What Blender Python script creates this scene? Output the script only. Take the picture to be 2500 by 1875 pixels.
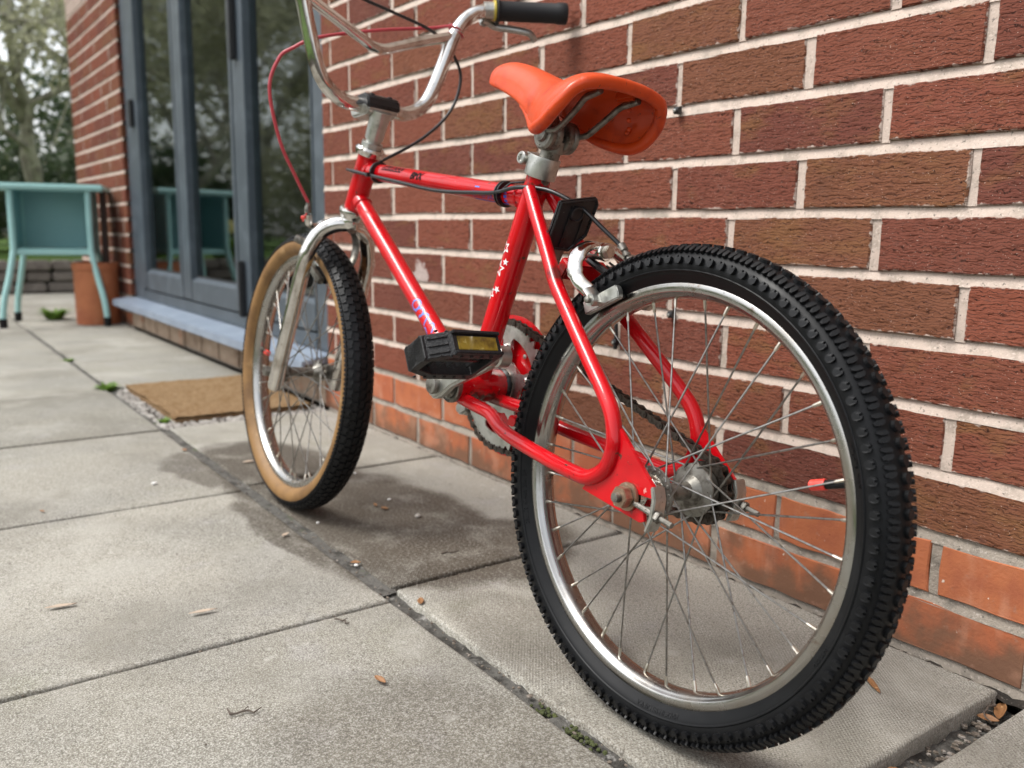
import bpy, bmesh, math, random
from mathutils import Vector, Matrix, noise
random.seed(7)
S = bpy.context.scene
for o in list(bpy.data.objects): bpy.data.objects.remove(o, do_unlink=True)
COL = S.collection
PI = math.pi; sin = math.sin; cos = math.cos; rad = math.radians

# ------------------------------------------------------------------ camera
CAM = Vector((0.508329, -0.977568, 0.493664)); YAW, PITCH, ROLL, FPX = 0.951247, -0.172882, 0.014609, 2142.55
fw = Vector((-sin(YAW)*cos(PITCH), cos(YAW)*cos(PITCH), sin(PITCH)))
rt = fw.cross(Vector((0, 0, 1))).normalized(); up = rt.cross(fw)
r2 = rt*cos(ROLL) + up*sin(ROLL); u2 = -rt*sin(ROLL) + up*cos(ROLL)
cam = bpy.data.cameras.new('camera'); cam_o = bpy.data.objects.new('camera', cam); COL.objects.link(cam_o)
cam_o.matrix_world = Matrix(((r2.x, u2.x, -fw.x, CAM.x), (r2.y, u2.y, -fw.y, CAM.y), (r2.z, u2.z, -fw.z, CAM.z), (0, 0, 0, 1)))
cam.sensor_width = 36; cam.lens = FPX*36/2500; cam.clip_start = 0.02; cam.clip_end = 400
cam.dof.use_dof = True; cam.dof.focus_distance = 0.91; cam.dof.aperture_fstop = 5.4
S.camera = cam_o
# ------------------------------------------------------------------ sky, sun, exposure
W = bpy.data.worlds.new('World'); S.world = W; W.use_nodes = True
wn = W.node_tree; wn.nodes.clear()
SUN_EL, SUN_AZ = rad(58), rad(205)      # overcast: high soft sun over the garden side
sky = wn.nodes.new('ShaderNodeTexSky'); sky.sky_type = 'NISHITA'; sky.sun_disc = False
sky.sun_elevation = SUN_EL; sky.sun_rotation = SUN_AZ; sky.air_density = 1.0; sky.dust_density = 3.0; sky.ozone_density = 1.0
hsv = wn.nodes.new('ShaderNodeHueSaturation'); hsv.inputs['Saturation'].default_value = 0.22
bg = wn.nodes.new('ShaderNodeBackground'); bg.inputs['Strength'].default_value = 0.15
wo = wn.nodes.new('ShaderNodeOutputWorld')
wn.links.new(sky.outputs[0], hsv.inputs['Color']); wn.links.new(hsv.outputs[0], bg.inputs[0]); wn.links.new(bg.outputs[0], wo.inputs[0])
sl = bpy.data.lights.new('sun', 'SUN'); sl.energy = 1.2; sl.angle = rad(22); sl.color = (1, .97, .92)
so = bpy.data.objects.new('sun', sl); COL.objects.link(so)
# the direction to the sun, matching the sky's sun_rotation (clockwise from +Y)
sd = Vector((sin(SUN_AZ)*cos(SUN_EL), cos(SUN_AZ)*cos(SUN_EL), sin(SUN_EL)))
so.rotation_euler = sd.to_track_quat('Z', 'Y').to_euler(); so.location = (-2, -4, 8)
S.view_settings.view_transform = 'Standard'; S.view_settings.look = 'None'; S.view_settings.gamma = 1
S.view_settings.exposure = 1.08
S.render.engine = 'CYCLES'

# ------------------------------------------------------------------ helpers: objects
def tag(o, label=None, cat=None, group=None, kind=None):
    if label: o['label'] = label
    if cat: o['category'] = cat
    if group: o['group'] = group
    if kind: o['kind'] = kind
    return o
def empty(name, loc=(0, 0, 0), rz=0, parent=None):
    o = bpy.data.objects.new(name, None); COL.objects.link(o); o.empty_display_size = .05
    o.location = loc; o.rotation_euler = (0, 0, rz); o.parent = parent
    return o
def link(name, me, parent=None, loc=(0, 0, 0)):
    o = bpy.data.objects.new(name, me); COL.objects.link(o); o.parent = parent; o.location = loc
    return o
def cr(pts, k=6):
    """Catmull-Rom through pts"""
    P = [Vector(p) for p in pts]; out = []
    P = [2*P[0]-P[1]] + P + [2*P[-1]-P[-2]]
    for i in range(1, len(P)-2):
        a, b, c, d = P[i-1], P[i], P[i+1], P[i+2]
        for j in range(k):
            t = j/k
            out.append(.5*((2*b)+(c-a)*t+(2*a-5*b+4*c-d)*t*t+(3*b-a-3*c+d)*t**3))
    out.append(P[-2]); return out
class MB:
    def __init__(s): s.v = []; s.f = []
    def add(s, v, f):
        n = len(s.v); s.v += [tuple(x) for x in v]; s.f += [tuple(i+n for i in q) for q in f]; return s
    def tube(s, pts, r, n=14, cap=True, sq=1.0):
        P = [Vector(p) for p in pts]; m = len(P)
        R = r if isinstance(r, (list, tuple)) else [r]*m
        T = [(P[min(i+1, m-1)]-P[max(i-1, 0)]).normalized() for i in range(m)]
        a = Vector((0, 1, 0)) if abs(T[0].y) < .8 else Vector((1, 0, 0))
        N = (a - T[0]*a.dot(T[0])).normalized(); vs = []; fs = []
        for i in range(m):
            N = (N - T[i]*N.dot(T[i])).normalized(); B = T[i].cross(N)
            for j in range(n):
                t = 2*PI*j/n; vs.append(P[i] + N*(cos(t)*R[i]) + B*(sin(t)*R[i]*sq))
        for i in range(m-1):
            for j in range(n):
                k = (j+1) % n; fs.append((i*n+j, i*n+k, (i+1)*n+k, (i+1)*n+j))
        if cap:
            fs.append(tuple(reversed(range(n)))); fs.append(tuple((m-1)*n+j for j in range(n)))
        return s.add(vs, fs)
    def lathe(s, prof, o, ax, n=32, closed=False):
        """prof: (radius, height along ax) from origin o"""
        o = Vector(o); ax = Vector(ax).normalized()
        a = Vector((0, 0, 1)) if abs(ax.z) < .8 else Vector((1, 0, 0))
        e1 = (a-ax*a.dot(ax)).normalized(); e2 = ax.cross(e1); m = len(prof); vs = []; fs = []
        for (r, h) in prof:
            for j in range(n):
                t = 2*PI*j/n; vs.append(o + ax*h + (e1*cos(t)+e2*sin(t))*max(r, 1e-5))
        for i in range(m if closed else m-1):
            i2 = (i+1) % m
            for j in range(n):
                k = (j+1) % n; fs.append((i*n+j, i*n+k, i2*n+k, i2*n+j))
        if not closed:
            fs.append(tuple(reversed(range(n)))); fs.append(tuple((m-1)*n+j for j in range(n)))
        return s.add(vs, fs)
    def box(s, c, d, M=None):
        c = Vector(c); x, y, z = (q/2 for q in d)
        v = [Vector((a*x, b*y, e*z)) for a in (-1, 1) for b in (-1, 1) for e in (-1, 1)]
        if M: v = [M @ q for q in v]
        v = [q+c for q in v]
        return s.add(v, [(0, 1, 3, 2), (4, 6, 7, 5), (0, 4, 5, 1), (2, 3, 7, 6), (0, 2, 6, 4), (1, 5, 7, 3)])
    def prism(s, poly, ex, o=(0, 0, 0), e1=(1, 0, 0), e2=(0, 0, 1)):
        """poly in (e1,e2) plane, extruded by vector ex"""
        o = Vector(o); e1 = Vector(e1); e2 = Vector(e2); ex = Vector(ex); n = len(poly)
        a = [o+e1*p[0]+e2*p[1] for p in poly]; b = [q+ex for q in a]
        return s.add(a+b, [tuple(range(n)), tuple(reversed(range(n, 2*n)))] + [(i, i+n, (i+1) % n+n, (i+1) % n) for i in range(n)])
    def ball(s, c, r, n=10, sc=(1, 1, 1)):
        c = Vector(c); vs = []; fs = []; m = n//2+1
        for i in range(m+1):
            p = PI*i/m
            for j in range(n):
                t = 2*PI*j/n; vs.append(c+Vector((r*sc[0]*sin(p)*cos(t), r*sc[1]*sin(p)*sin(t), r*sc[2]*cos(p))))
        for i in range(m):
            for j in range(n):
                k = (j+1) % n; fs.append((i*n+j, i*n+k, (i+1)*n+k, (i+1)*n+j))
        return s.add(vs, fs)
    def mesh(s, name, mat, smooth=True, ang=35, bevel=0, seg=2, merge=True):
        me = bpy.data.meshes.new(name); me.from_pydata(s.v, [], s.f)
        bm = bmesh.new(); bm.from_mesh(me)
        if merge: bmesh.ops.remove_doubles(bm, verts=bm.verts, dist=2e-6)
        bmesh.ops.recalc_face_normals(bm, faces=bm.faces)
        if bevel:
            ed = [e for e in bm.edges if len(e.link_faces) == 2 and e.calc_face_angle(0) > rad(30)]
            bmesh.ops.bevel(bm, geom=ed, offset=bevel, segments=seg, affect='EDGES', clamp_overlap=True)
        bm.to_mesh(me); bm.free()
        if smooth:
            me.shade_smooth(); me.set_sharp_from_angle(angle=rad(ang))
        if mat: me.materials.append(mat)
        return me
    def build(s, name, mat, parent=None, loc=(0, 0, 0), **k): return link(name, s.mesh(name, mat, **k), parent, loc)

# ------------------------------------------------------------------ helpers: materials
def mat(name, col, rough=.5, metal=0., spec=.5, coat=0., vary=(), bump=(), rvar=None, trans=0, coords='obj', sss=0):
    m = bpy.data.materials.new(name); m.use_nodes = True; nt = m.node_tree; N = nt.nodes; L = nt.links
    b = N['Principled BSDF']; b.inputs['Roughness'].default_value = rough; b.inputs['Metallic'].default_value = metal
    b.inputs['Specular IOR Level'].default_value = spec; b.inputs['Coat Weight'].default_value = coat; b.inputs['Coat Roughness'].default_value = .05
    if sss: b.inputs['Subsurface Weight'].default_value = sss; b.inputs['Subsurface Radius'].default_value = (.02, .006, .002); b.inputs['Subsurface Scale'].default_value = .4
    g = N.new('ShaderNodeNewGeometry').outputs['Position'] if coords == 'world' else N.new('ShaderNodeTexCoord').outputs['Object']
    def nz(scale, detail=3, st=(1, 1, 1), rg=.6, dist=0):
        mp = N.new('ShaderNodeMapping'); mp.inputs['Scale'].default_value = st; L.new(g, mp.inputs[0])
        t = N.new('ShaderNodeTexNoise'); t.inputs['Scale'].default_value = scale; t.inputs['Detail'].default_value = detail
        t.inputs['Roughness'].default_value = rg; t.inputs['Distortion'].default_value = dist; L.new(mp.outputs[0], t.inputs['Vector']); return t.outputs['Fac']
    def ramp(x, lo, hi):
        r = N.new('ShaderNodeMapRange'); r.interpolation_type = 'SMOOTHSTEP'; r.inputs[1].default_value = lo; r.inputs[2].default_value = hi; L.new(x, r.inputs[0]); return r.outputs[0]
    c = None
    def mix(fac, c2):
        nonlocal c
        x = N.new('ShaderNodeMix'); x.data_type = 'RGBA'; L.new(fac, x.inputs[0])
        if c is None: x.inputs[6].default_value = (*col, 1)
        else: L.new(c, x.inputs[6])
        x.inputs[7].default_value = (*c2, 1); c = x.outputs[2]
    for v in vary:      # (color, scale, lo, hi, stretch, detail, amount)
        v = list(v)+[None]*7
        f = ramp(nz(v[1], v[5] if v[5] is not None else 4, v[4] or (1, 1, 1)), v[2], v[3])
        if v[6] is not None:
            mm = N.new('ShaderNodeMath'); mm.operation = 'MULTIPLY'; mm.inputs[1].default_value = v[6]; L.new(f, mm.inputs[0]); f = mm.outputs[0]
        mix(f, v[0])
    if c is None: b.inputs['Base Color'].default_value = (*col, 1)
    else: L.new(c, b.inputs['Base Color'])
    last = None
    for q in bump:      # (scale, strength, dist, detail, stretch)
        q = list(q)+[None]*5
        bp = N.new('ShaderNodeBump'); bp.inputs['Strength'].default_value = q[1]; bp.inputs['Distance'].default_value = q[2]
        L.new(nz(q[0], q[3] if q[3] is not None else 4, q[4] or (1, 1, 1)), bp.inputs['Height'])
        if last: L.new(last, bp.inputs['Normal'])
        last = bp.outputs[0]
    if last: L.new(last, b.inputs['Normal'])
    if rvar:            # (scale, lo, hi)
        r = N.new('ShaderNodeMapRange'); r.inputs[1].default_value = .3; r.inputs[2].default_value = .7; r.inputs[3].default_value = rvar[1]; r.inputs[4].default_value = rvar[2]
        L.new(nz(rvar[0]), r.inputs[0]); L.new(r.outputs[0], b.inputs['Roughness'])
    m['_'] = 0
    return m
def tools(m):
    nt = m.node_tree; return nt, nt.nodes, nt.links, nt.nodes['Principled BSDF']
def math_node(N, L, op, a, b=None, c=None):
    n = N.new('ShaderNodeMath'); n.operation = op
    for i, x in enumerate((a, b, c)):
        if x is None: continue
        if isinstance(x, (int, float)): n.inputs[i].default_value = x
        else: L.new(x, n.inputs[i])
    return n.outputs[0]
def mixc(N, L, fac, a, b, bt='MIX'):
    x = N.new('ShaderNodeMix'); x.data_type = 'RGBA'; x.blend_type = bt
    for i, q in ((0, fac), (6, a), (7, b)):
        if isinstance(q, (int, float)): x.inputs[i].default_value = q
        elif isinstance(q, tuple): x.inputs[i].default_value = (*q, 1)
        else: L.new(q, x.inputs[i])
    return x.outputs[2]
def noise_node(N, L, vec, scale, detail=3, st=None, rg=.55, dist=0):
    if st:
        mp = N.new('ShaderNodeMapping'); mp.inputs['Scale'].default_value = st; L.new(vec, mp.inputs[0]); vec = mp.outputs[0]
    t = N.new('ShaderNodeTexNoise'); t.inputs['Scale'].default_value = scale; t.inputs['Detail'].default_value = detail
    t.inputs['Roughness'].default_value = rg; t.inputs['Distortion'].default_value = dist; L.new(vec, t.inputs['Vector']); return t.outputs['Fac']
def sstep(N, L, x, lo, hi, a=0, b=1):
    r = N.new('ShaderNodeMapRange'); r.interpolation_type = 'SMOOTHSTEP'
    for i, q in ((1, lo), (2, hi), (3, a), (4, b)): r.inputs[i].default_value = q
    L.new(x, r.inputs[0]); return r.outputs[0]

# --- rustic facing brick: overlapping drag-textured folds, red-brown to ochre
def rustic_brick(name='rustic_brick'):
    m = bpy.data.materials.new(name); m.use_nodes = True; nt, N, L, b = tools(m)
    pos = N.new('ShaderNodeNewGeometry').outputs['Position']; rnd = N.new('ShaderNodeObjectInfo').outputs['Random']
    oc = N.new('ShaderNodeTexCoord').outputs['Object']
    sep = N.new('ShaderNodeSeparateXYZ'); L.new(pos, sep.inputs[0])
    warp = noise_node(N, L, pos, 1, 2, (38, 38, 60), .5)
    warp2 = noise_node(N, L, pos, 1, 2, (150, 150, 190), .5)
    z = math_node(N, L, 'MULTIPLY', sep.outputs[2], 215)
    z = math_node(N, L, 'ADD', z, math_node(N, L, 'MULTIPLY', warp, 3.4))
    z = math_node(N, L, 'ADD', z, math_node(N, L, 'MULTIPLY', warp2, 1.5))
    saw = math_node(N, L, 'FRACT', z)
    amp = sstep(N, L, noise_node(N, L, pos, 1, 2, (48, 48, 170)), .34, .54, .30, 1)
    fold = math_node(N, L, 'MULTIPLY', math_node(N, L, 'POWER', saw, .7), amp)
    h = math_node(N, L, 'ADD', fold, math_node(N, L, 'MULTIPLY', noise_node(N, L, pos, 420, 2), .25))
    bp = N.new('ShaderNodeBump'); bp.invert = True; bp.inputs['Strength'].default_value = 1; bp.inputs['Distance'].default_value = .0026; L.new(h, bp.inputs['Height'])
    L.new(bp.outputs[0], b.inputs['Normal'])
    ramp = N.new('ShaderNodeValToRGB'); cr_ = ramp.color_ramp
    cols = [(0, (.142, .048, .030)), (.3, (.170, .053, .032)), (.5, (.114, .039, .028)), (.7, (.152, .050, .031)), (.9, (.148, .058, .031)), (1, (.128, .055, .031))]
    while len(cr_.elements) < len(cols): cr_.elements.new(.5)
    for e, (p, c) in zip(cr_.elements, cols): e.position = p; e.color = (*c, 1)
    L.new(rnd, ramp.inputs[0])
    # ochre burnt ends and faces
    k = math_node(N, L, 'ADD', noise_node(N, L, pos, 1, 3, (14, 14, 30)), math_node(N, L, 'MULTIPLY', math_node(N, L, 'FRACT', math_node(N, L, 'MULTIPLY', rnd, 7.3)), .22))
    c = mixc(N, L, sstep(N, L, k, .64, .88, 0, .8), ramp.outputs[0], (.155, .074, .032))
    c = mixc(N, L, math_node(N, L, 'MULTIPLY', sstep(N, L, saw, .26, .04, 0, .95), amp), c, (.020, .010, .008))  # crack shade painted into the colour along the edge of each fold
    c = mixc(N, L, sstep(N, L, noise_node(N, L, pos, 1, 4, (90, 90, 160)), .56, .72, 0, .55), c, (.095, .045, .036))
    c = mixc(N, L, sstep(N, L, noise_node(N, L, pos, 700, 1), .735, .77), c, (.50, .38, .32))
    c = mixc(N, L, sstep(N, L, noise_node(N, L, pos, 9, 3), .3, .75, 0, .2), c, (.18, .07, .048))
    # mortar smeared raggedly over the arrises
    so3 = N.new('ShaderNodeSeparateXYZ'); L.new(oc, so3.inputs[0])
    ed_ = math_node(N, L, 'MINIMUM', math_node(N, L, 'SUBTRACT', .1065, math_node(N, L, 'ABSOLUTE', so3.outputs[0])), math_node(N, L, 'SUBTRACT', .0306, math_node(N, L, 'ABSOLUTE', so3.outputs[2])))
    sm_ = math_node(N, L, 'SUBTRACT', math_node(N, L, 'MULTIPLY', math_node(N, L, 'SUBTRACT', noise_node(N, L, pos, 75, 4, None, .65), .5), .016), ed_)
    c = mixc(N, L, sstep(N, L, sm_, -.0012, .0010, 0, .8), c, (.40, .33, .28))
    # lime bloom and soot patches
    c = mixc(N, L, sstep(N, L, noise_node(N, L, pos, 5.5, 5), .64, .80, 0, .22), c, (.30, .18, .14))
    c = mixc(N, L, sstep(N, L, noise_node(N, L, pos, 7.5, 4), .60, .76, 0, .45), c, (.065, .034, .026))
    # old filler and plaster left round a plugged hole
    vv = N.new('ShaderNodeVectorMath'); vv.operation = 'DISTANCE'; vv.inputs[1].default_value = (-1.222, 0, .392); L.new(pos, vv.inputs[0])
    d = math_node(N, L, 'ADD', vv.outputs['Value'], math_node(N, L, 'MULTIPLY', noise_node(N, L, pos, 55, 2), .055))
    c = mixc(N, L, sstep(N, L, d, .062, .052, 0, .75), c, (.42, .36, .33))
    L.new(c, b.inputs['Base Color']); b.inputs['Roughness'].default_value = .88; b.inputs['Specular IOR Level'].default_value = .08
    return m
def plinth_brick():
    m = bpy.data.materials.new('plinth_brick'); m.use_nodes = True; nt, N, L, b = tools(m)
    pos = N.new('ShaderNodeNewGeometry').outputs['Position']; rnd = N.new('ShaderNodeObjectInfo').outputs['Random']
    c = mixc(N, L, rnd, (.40, .135, .062), (.36, .108, .056))
    c = mixc(N, L, sstep(N, L, noise_node(N, L, pos, 24, 4), .42, .72, 0, .6), c, (.27, .085, .05))
    c = mixc(N, L, sstep(N, L, noise_node(N, L, pos, 1, 3, (40, 40, 7)), .55, .75, 0, .4), c, (.50, .26, .17))
    c = mixc(N, L, sstep(N, L, noise_node(N, L, pos, 130, 2), .70, .74), c, (.62, .52, .43))
    c = mixc(N, L, sstep(N, L, noise_node(N, L, pos, 320, 2), .68, .74, 0, .7), c, (.13, .05, .035))
    sz = N.new('ShaderNodeSeparateXYZ'); L.new(pos, sz.inputs[0])
    dz = math_node(N, L, 'SUBTRACT', noise_node(N, L, pos, 18, 4), math_node(N, L, 'MULTIPLY', sz.outputs[2], 4.5))
    c = mixc(N, L, sstep(N, L, dz, .14, .46, 0, .85), c, (.145, .088, .058))
    c = mixc(N, L, sstep(N, L, noise_node(N, L, pos, 8, 5, None, .65), .52, .66, 0, .4), c, (.46, .25, .165))
    c = mixc(N, L, sstep(N, L, noise_node(N, L, pos, 60, 5), .60, .72, 0, .55), c, (.30, .17, .12))
    L.new(c, b.inputs['Base Color']); b.inputs['Roughness'].default_value = .85; b.inputs['Specular IOR Level'].default_value = .08
    bp = N.new('ShaderNodeBump'); bp.inputs['Strength'].default_value = .55; bp.inputs['Distance'].default_value = .0012
    L.new(math_node(N, L, 'ADD', noise_node(N, L, pos, 260, 4), math_node(N, L, 'MULTIPLY', noise_node(N, L, pos, 45, 2), 1.2)), bp.inputs['Height']); L.new(bp.outputs[0], b.inputs['Normal'])
    return m
def slab_mat(name, dimples, tone=1.0):
    m = bpy.data.materials.new(name); m.use_nodes = True; nt, N, L, b = tools(m)
    pos = N.new('ShaderNodeNewGeometry').outputs['Position']; rnd = N.new('ShaderNodeObjectInfo').outputs['Random']
    c = mixc(N, L, rnd, (.25*tone, .234*tone, .192*tone), (.35*tone, .328*tone, .275*tone))
    c = mixc(N, L, sstep(N, L, noise_node(N, L, pos, 4.5, 4), .38, .68, 0, .8), c, (.235*tone, .225*tone, .195*tone))
    c = mixc(N, L, sstep(N, L, noise_node(N, L, pos, 11, 4), .55, .75, 0, .6), c, (.31*tone, .295*tone, .28*tone))
    c = mixc(N, L, sstep(N, L, noise_node(N, L, pos, 6.3, 3), .58, .78, 0, .55), c, (.22*tone, .215*tone, .145*tone))
    sp = noise_node(N, L, pos, 520, 3, None, .75); sp2 = noise_node(N, L, pos, 210, 3, (1.1, 1, 1), .7)
    c = mixc(N, L, sstep(N, L, sp, .50, .62, 0, .8), c, (.52*tone, .51*tone, .47*tone))
    c = mixc(N, L, sstep(N, L, sp, .48, .37, 0, .8), c, (.105, .098, .086))
    c = mixc(N, L, sstep(N, L, sp2, .56, .66, 0, .7), c, (.11, .10, .085))
    c = mixc(N, L, sstep(N, L, sp2, .42, .34, 0, .6), c, (.48*tone, .465*tone, .42*tone))
    c = mixc(N, L, sstep(N, L, noise_node(N, L, pos, 34, 3), .66, .76, 0, .55), c, (.12, .115, .10))
    c = mixc(N, L, sstep(N, L, noise_node(N, L, pos, 27, 5, None, .6), .63, .70, 0, .55), c, (.44*tone, .43*tone, .385*tone))
    c = mixc(N, L, sstep(N, L, noise_node(N, L, pos, 2.1, 5, None, .65), .47, .64, 0, .55), c, (.185*tone, .172*tone, .142*tone))
    c = mixc(N, L, sstep(N, L, noise_node(N, L, pos, 3.3, 5, None, .65), .52, .68, 0, .5), c, (.42*tone, .405*tone, .36*tone))
    # damp stain round the front wheel: union of noise-warped blobs in the slab's plane
    wv = N.new('ShaderNodeTexNoise'); wv.inputs['Scale'].default_value = 5.5; wv.inputs['Detail'].default_value = 4; L.new(pos, wv.inputs['Vector'])
    w1 = N.new('ShaderNodeVectorMath'); w1.operation = 'SUBTRACT'; w1.inputs[1].default_value = (.5, .5, .5); L.new(wv.outputs['Color'], w1.inputs[0])
    w2 = N.new('ShaderNodeVectorMath'); w2.operation = 'MULTIPLY'; w2.inputs[1].default_value = (.22, .13, 0); L.new(w1.outputs[0], w2.inputs[0])
    pw = N.new('ShaderNodeVectorMath'); pw.operation = 'ADD'; L.new(pos, pw.inputs[0]); L.new(w2.outputs[0], pw.inputs[1])
    tot = None
    for (x, y, rx, ry, a) in [(-.80, -.31, .36, .17, 1), (-1.18, -.34, .32, .15, 1), (-.84, -.475, .20, .045, .75), (-.60, -.28, .15, .2, .9), (-1.30, -.50, .16, .05, .6), (-.25, -.37, .22, .09, .35), (.0, -.45, .2, .12, .35), (-.06, -.62, .28, .16, .3)]:
        mp = N.new('ShaderNodeMapping'); mp.vector_type = 'TEXTURE'; mp.inputs['Location'].default_value = (x, y, 0); mp.inputs['Scale'].default_value = (rx, ry, 1e6); L.new(pw.outputs[0], mp.inputs[0])
        ln = N.new('ShaderNodeVectorMath'); ln.operation = 'LENGTH'; L.new(mp.outputs[0], ln.inputs[0])
        s = sstep(N, L, ln.outputs['Value'], 1.10, .84, 0, a)
        tot = s if tot is None else math_node(N, L, 'MAXIMUM', tot, s)
    streak = sstep(N, L, noise_node(N, L, pos, 16, 4, (1, 1, 1)), .30, .55, .55, 1)
    tot = math_node(N, L, 'MULTIPLY', tot, streak)
    tot = math_node(N, L, 'MULTIPLY', tot, sstep(N, L, sp2, .36, .56, .55, 1))
    c = mixc(N, L, math_node(N, L, 'MULTIPLY', tot, .84), c, mixc(N, L, .62, c, (.062, .045, .032)), 'MIX')
    c = mixc(N, L, math_node(N, L, 'MULTIPLY', tot, .84), c, (.050, .039, .028))
    L.new(c, b.inputs['Base Color'])
    L.new(math_node(N, L, 'SUBTRACT', .86, math_node(N, L, 'MULTIPLY', tot, .22)), b.inputs['Roughness']); b.inputs['Specular IOR Level'].default_value = .14
    h = math_node(N, L, 'ADD', math_node(N, L, 'MULTIPLY', sp, 1.0), math_node(N, L, 'MULTIPLY', sp2, .8))
    if dimples:
        sx = N.new('ShaderNodeSeparateXYZ'); L.new(pos, sx.inputs[0])
        a = math_node(N, L, 'SINE', math_node(N, L, 'MULTIPLY', sx.outputs[0], 1100)); d = math_node(N, L, 'SINE', math_node(N, L, 'MULTIPLY', sx.outputs[1], 1450))
        dm = math_node(N, L, 'MULTIPLY', a, d); wear = sstep(N, L, noise_node(N, L, pos, 5, 3), .35, .6)
        dm = math_node(N, L, 'MULTIPLY', dm, wear)
        h = math_node(N, L, 'ADD', h, math_node(N, L, 'MULTIPLY', dm, .7))
        c2 = mixc(N, L, sstep(N, L, dm, -.25, -.75, 0, .35), c, (.13, .12, .105)); L.new(c2, b.inputs['Base Color'])
    bp = N.new('ShaderNodeBump'); bp.inputs['Strength'].default_value = .5; bp.inputs['Distance'].default_value = .0013; L.new(h, bp.inputs['Height']); L.new(bp.outputs[0], b.inputs['Normal'])
    return m

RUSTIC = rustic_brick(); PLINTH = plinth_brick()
MORTAR = mat('pale_mortar', (.52, .425, .36), .9, spec=.2, vary=[((.36, .30, .25), 30, .45, .7), ((.58, .49, .42), 300, .52, .68), ((.20, .175, .15), 260, .60, .70), ((.26, .23, .19), 9, .56, .75)], bump=[(420, .6, .0012)], coords='world')
MORTAR_G = mat('grey_mortar', (.30, .26, .215), .92, spec=.2, vary=[((.17, .15, .125), 30, .45, .7), ((.42, .37, .32), 260, .55, .7), ((.10, .09, .075), 180, .62, .72)], bump=[(330, .8, .002)], coords='world')
SLAB_A = slab_mat('textured_slab', True, .95); SLAB_B = slab_mat('worn_slab', False, .88)
JOINT = mat('joint_mortar', (.105, .10, .09), .92, spec=.2, vary=[((.045, .042, .037), 40, .45, .65), ((.30, .29, .27), 45, .60, .74), ((.09, .11, .045), 22, .62, .75)], bump=[(140, .9, .004), (600, .5, .001)], coords='world')
SOIL = mat('dark_soil', (.045, .037, .03), .95, spec=.2, vary=[((.03, .026, .022), 60, .4, .65), ((.16, .14, .12), 150, .6, .7)], bump=[(90, 1, .006)], coords='world')
RED = mat('red_paint', (.50, .0025, .007), .40, spec=.06, coat=.75, vary=[((.37, .003, .007), 12, .45, .75), ((.10, .008, .008), 150, .66, .70), ((.62, .30, .27), 300, .70, .73), ((.07, .03, .02), 70, .665, .69, None, 6), ((.58, .22, .2), 45, .72, .74, None, 6)], bump=[(700, .03, .0003)], rvar=(30, .26, .42))
nt, N, L, b_ = tools(RED); oc = N.new('ShaderNodeTexCoord').outputs['Object']; src = b_.inputs['Base Color'].links[0].from_socket
for (p_, r_) in (((.336, .012, .0335), .017), ((.336, -.014, .0335), .017), ((.350, -.034, .050), .020), ((.0, .06, 0), .011), ((.166, .034, .205), .010), ((.262, .0, .306), .013)):
    vd_ = N.new('ShaderNodeVectorMath'); vd_.operation = 'DISTANCE'; vd_.inputs[1].default_value = p_; L.new(oc, vd_.inputs[0])
    q_ = math_node(N, L, 'SUBTRACT', math_node(N, L, 'MULTIPLY', noise_node(N, L, oc, 190, 4), 2.0*r_), vd_.outputs['Value'])
    src = mixc(N, L, sstep(N, L, q_, -.006, .004, 0, .8), src, (.035, .016, .012))
L.new(src, b_.inputs['Base Color'])
CHROME = mat('old_chrome', (.68, .665, .635), .12, 1, vary=[((.40, .37, .33), 35, .45, .72), ((.10, .07, .05), 190, .67, .73), ((.22, .17, .12), 420, .66, .72)], rvar=(28, .05, .2), bump=[(300, .03, .0004)])
ALLOY = mat('dull_alloy', (.52, .52, .49), .36, 1, vary=[((.33, .33, .30), 55, .45, .7), ((.09, .08, .06), 300, .65, .72)], rvar=(60, .28, .5), bump=[(260, .08, .0006)])
GRIME = mat('grimy_steel', (.24, .23, .205), .46, .85, vary=[((.10, .09, .075), 90, .42, .68), ((.05, .03, .02), 260, .62, .7), ((.40, .38, .34), 60, .62, .8)], bump=[(240, .2, .0008)])
RIM = mat('chrome_rim', (.40, .395, .38), .2, 1, vary=[((.34, .31, .27), 14, .4, .7), ((.20, .13, .09), 60, .62, .78, (1, 3, 1)), ((.06, .045, .035), 330, .70, .75)], rvar=(30, .14, .34), bump=[(200, .05, .0005)])
SPOKE = mat('spoke_steel', (.30, .295, .28), .34, .95, vary=[((.17, .15, .13), 120, .4, .7)])
NIPPLE = mat('nipple_brass', (.60, .56, .48), .3, 1, vary=[((.35, .28, .2), 200, .45, .7)])
RUBBER = mat('black_rubber', (.0055, .0058, .0065),   .44, spec=.24, vary=[((.009, .0095, .0105), 22, .45, .7), ((.05, .045, .038), 55, .68, .84)], bump=[(900, .06, .0003)], rvar=(40, .36, .55))
RUBBER_W = mat('tyre_side_rubber', (.005, .0053, .006), .42, spec=.18, vary=[((.008, .0085, .0092), 30, .45, .7), ((.045, .042, .037), 70, .68, .84)], rvar=(30, .34, .52))
TAN = mat('tan_sidewall', (.22, .120, .042), .55, spec=.35, vary=[((.135, .070, .025), 16, .40, .7), ((.29, .175, .075), 40, .58, .75), ((.12, .07, .03), 150, .68, .74)], bump=[(600, .1, .0004)])
BLACK = mat('black_plastic', (.007, .007, .008), .3, spec=.45, vary=[((.016, .016, .017), 80, .5, .7), ((.11, .108, .10), 180, .69, .75)], bump=[(300, .1, .0006)], rvar=(60, .22, .48))
PEDAL_B = mat('rough_pedal_plastic', (.009, .009, .010), .4, spec=.4, vary=[((.03, .03, .031), 330, .56, .66), ((.14, .14, .135), 600, .66, .72)], bump=[(520, .7, .0016)])
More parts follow.
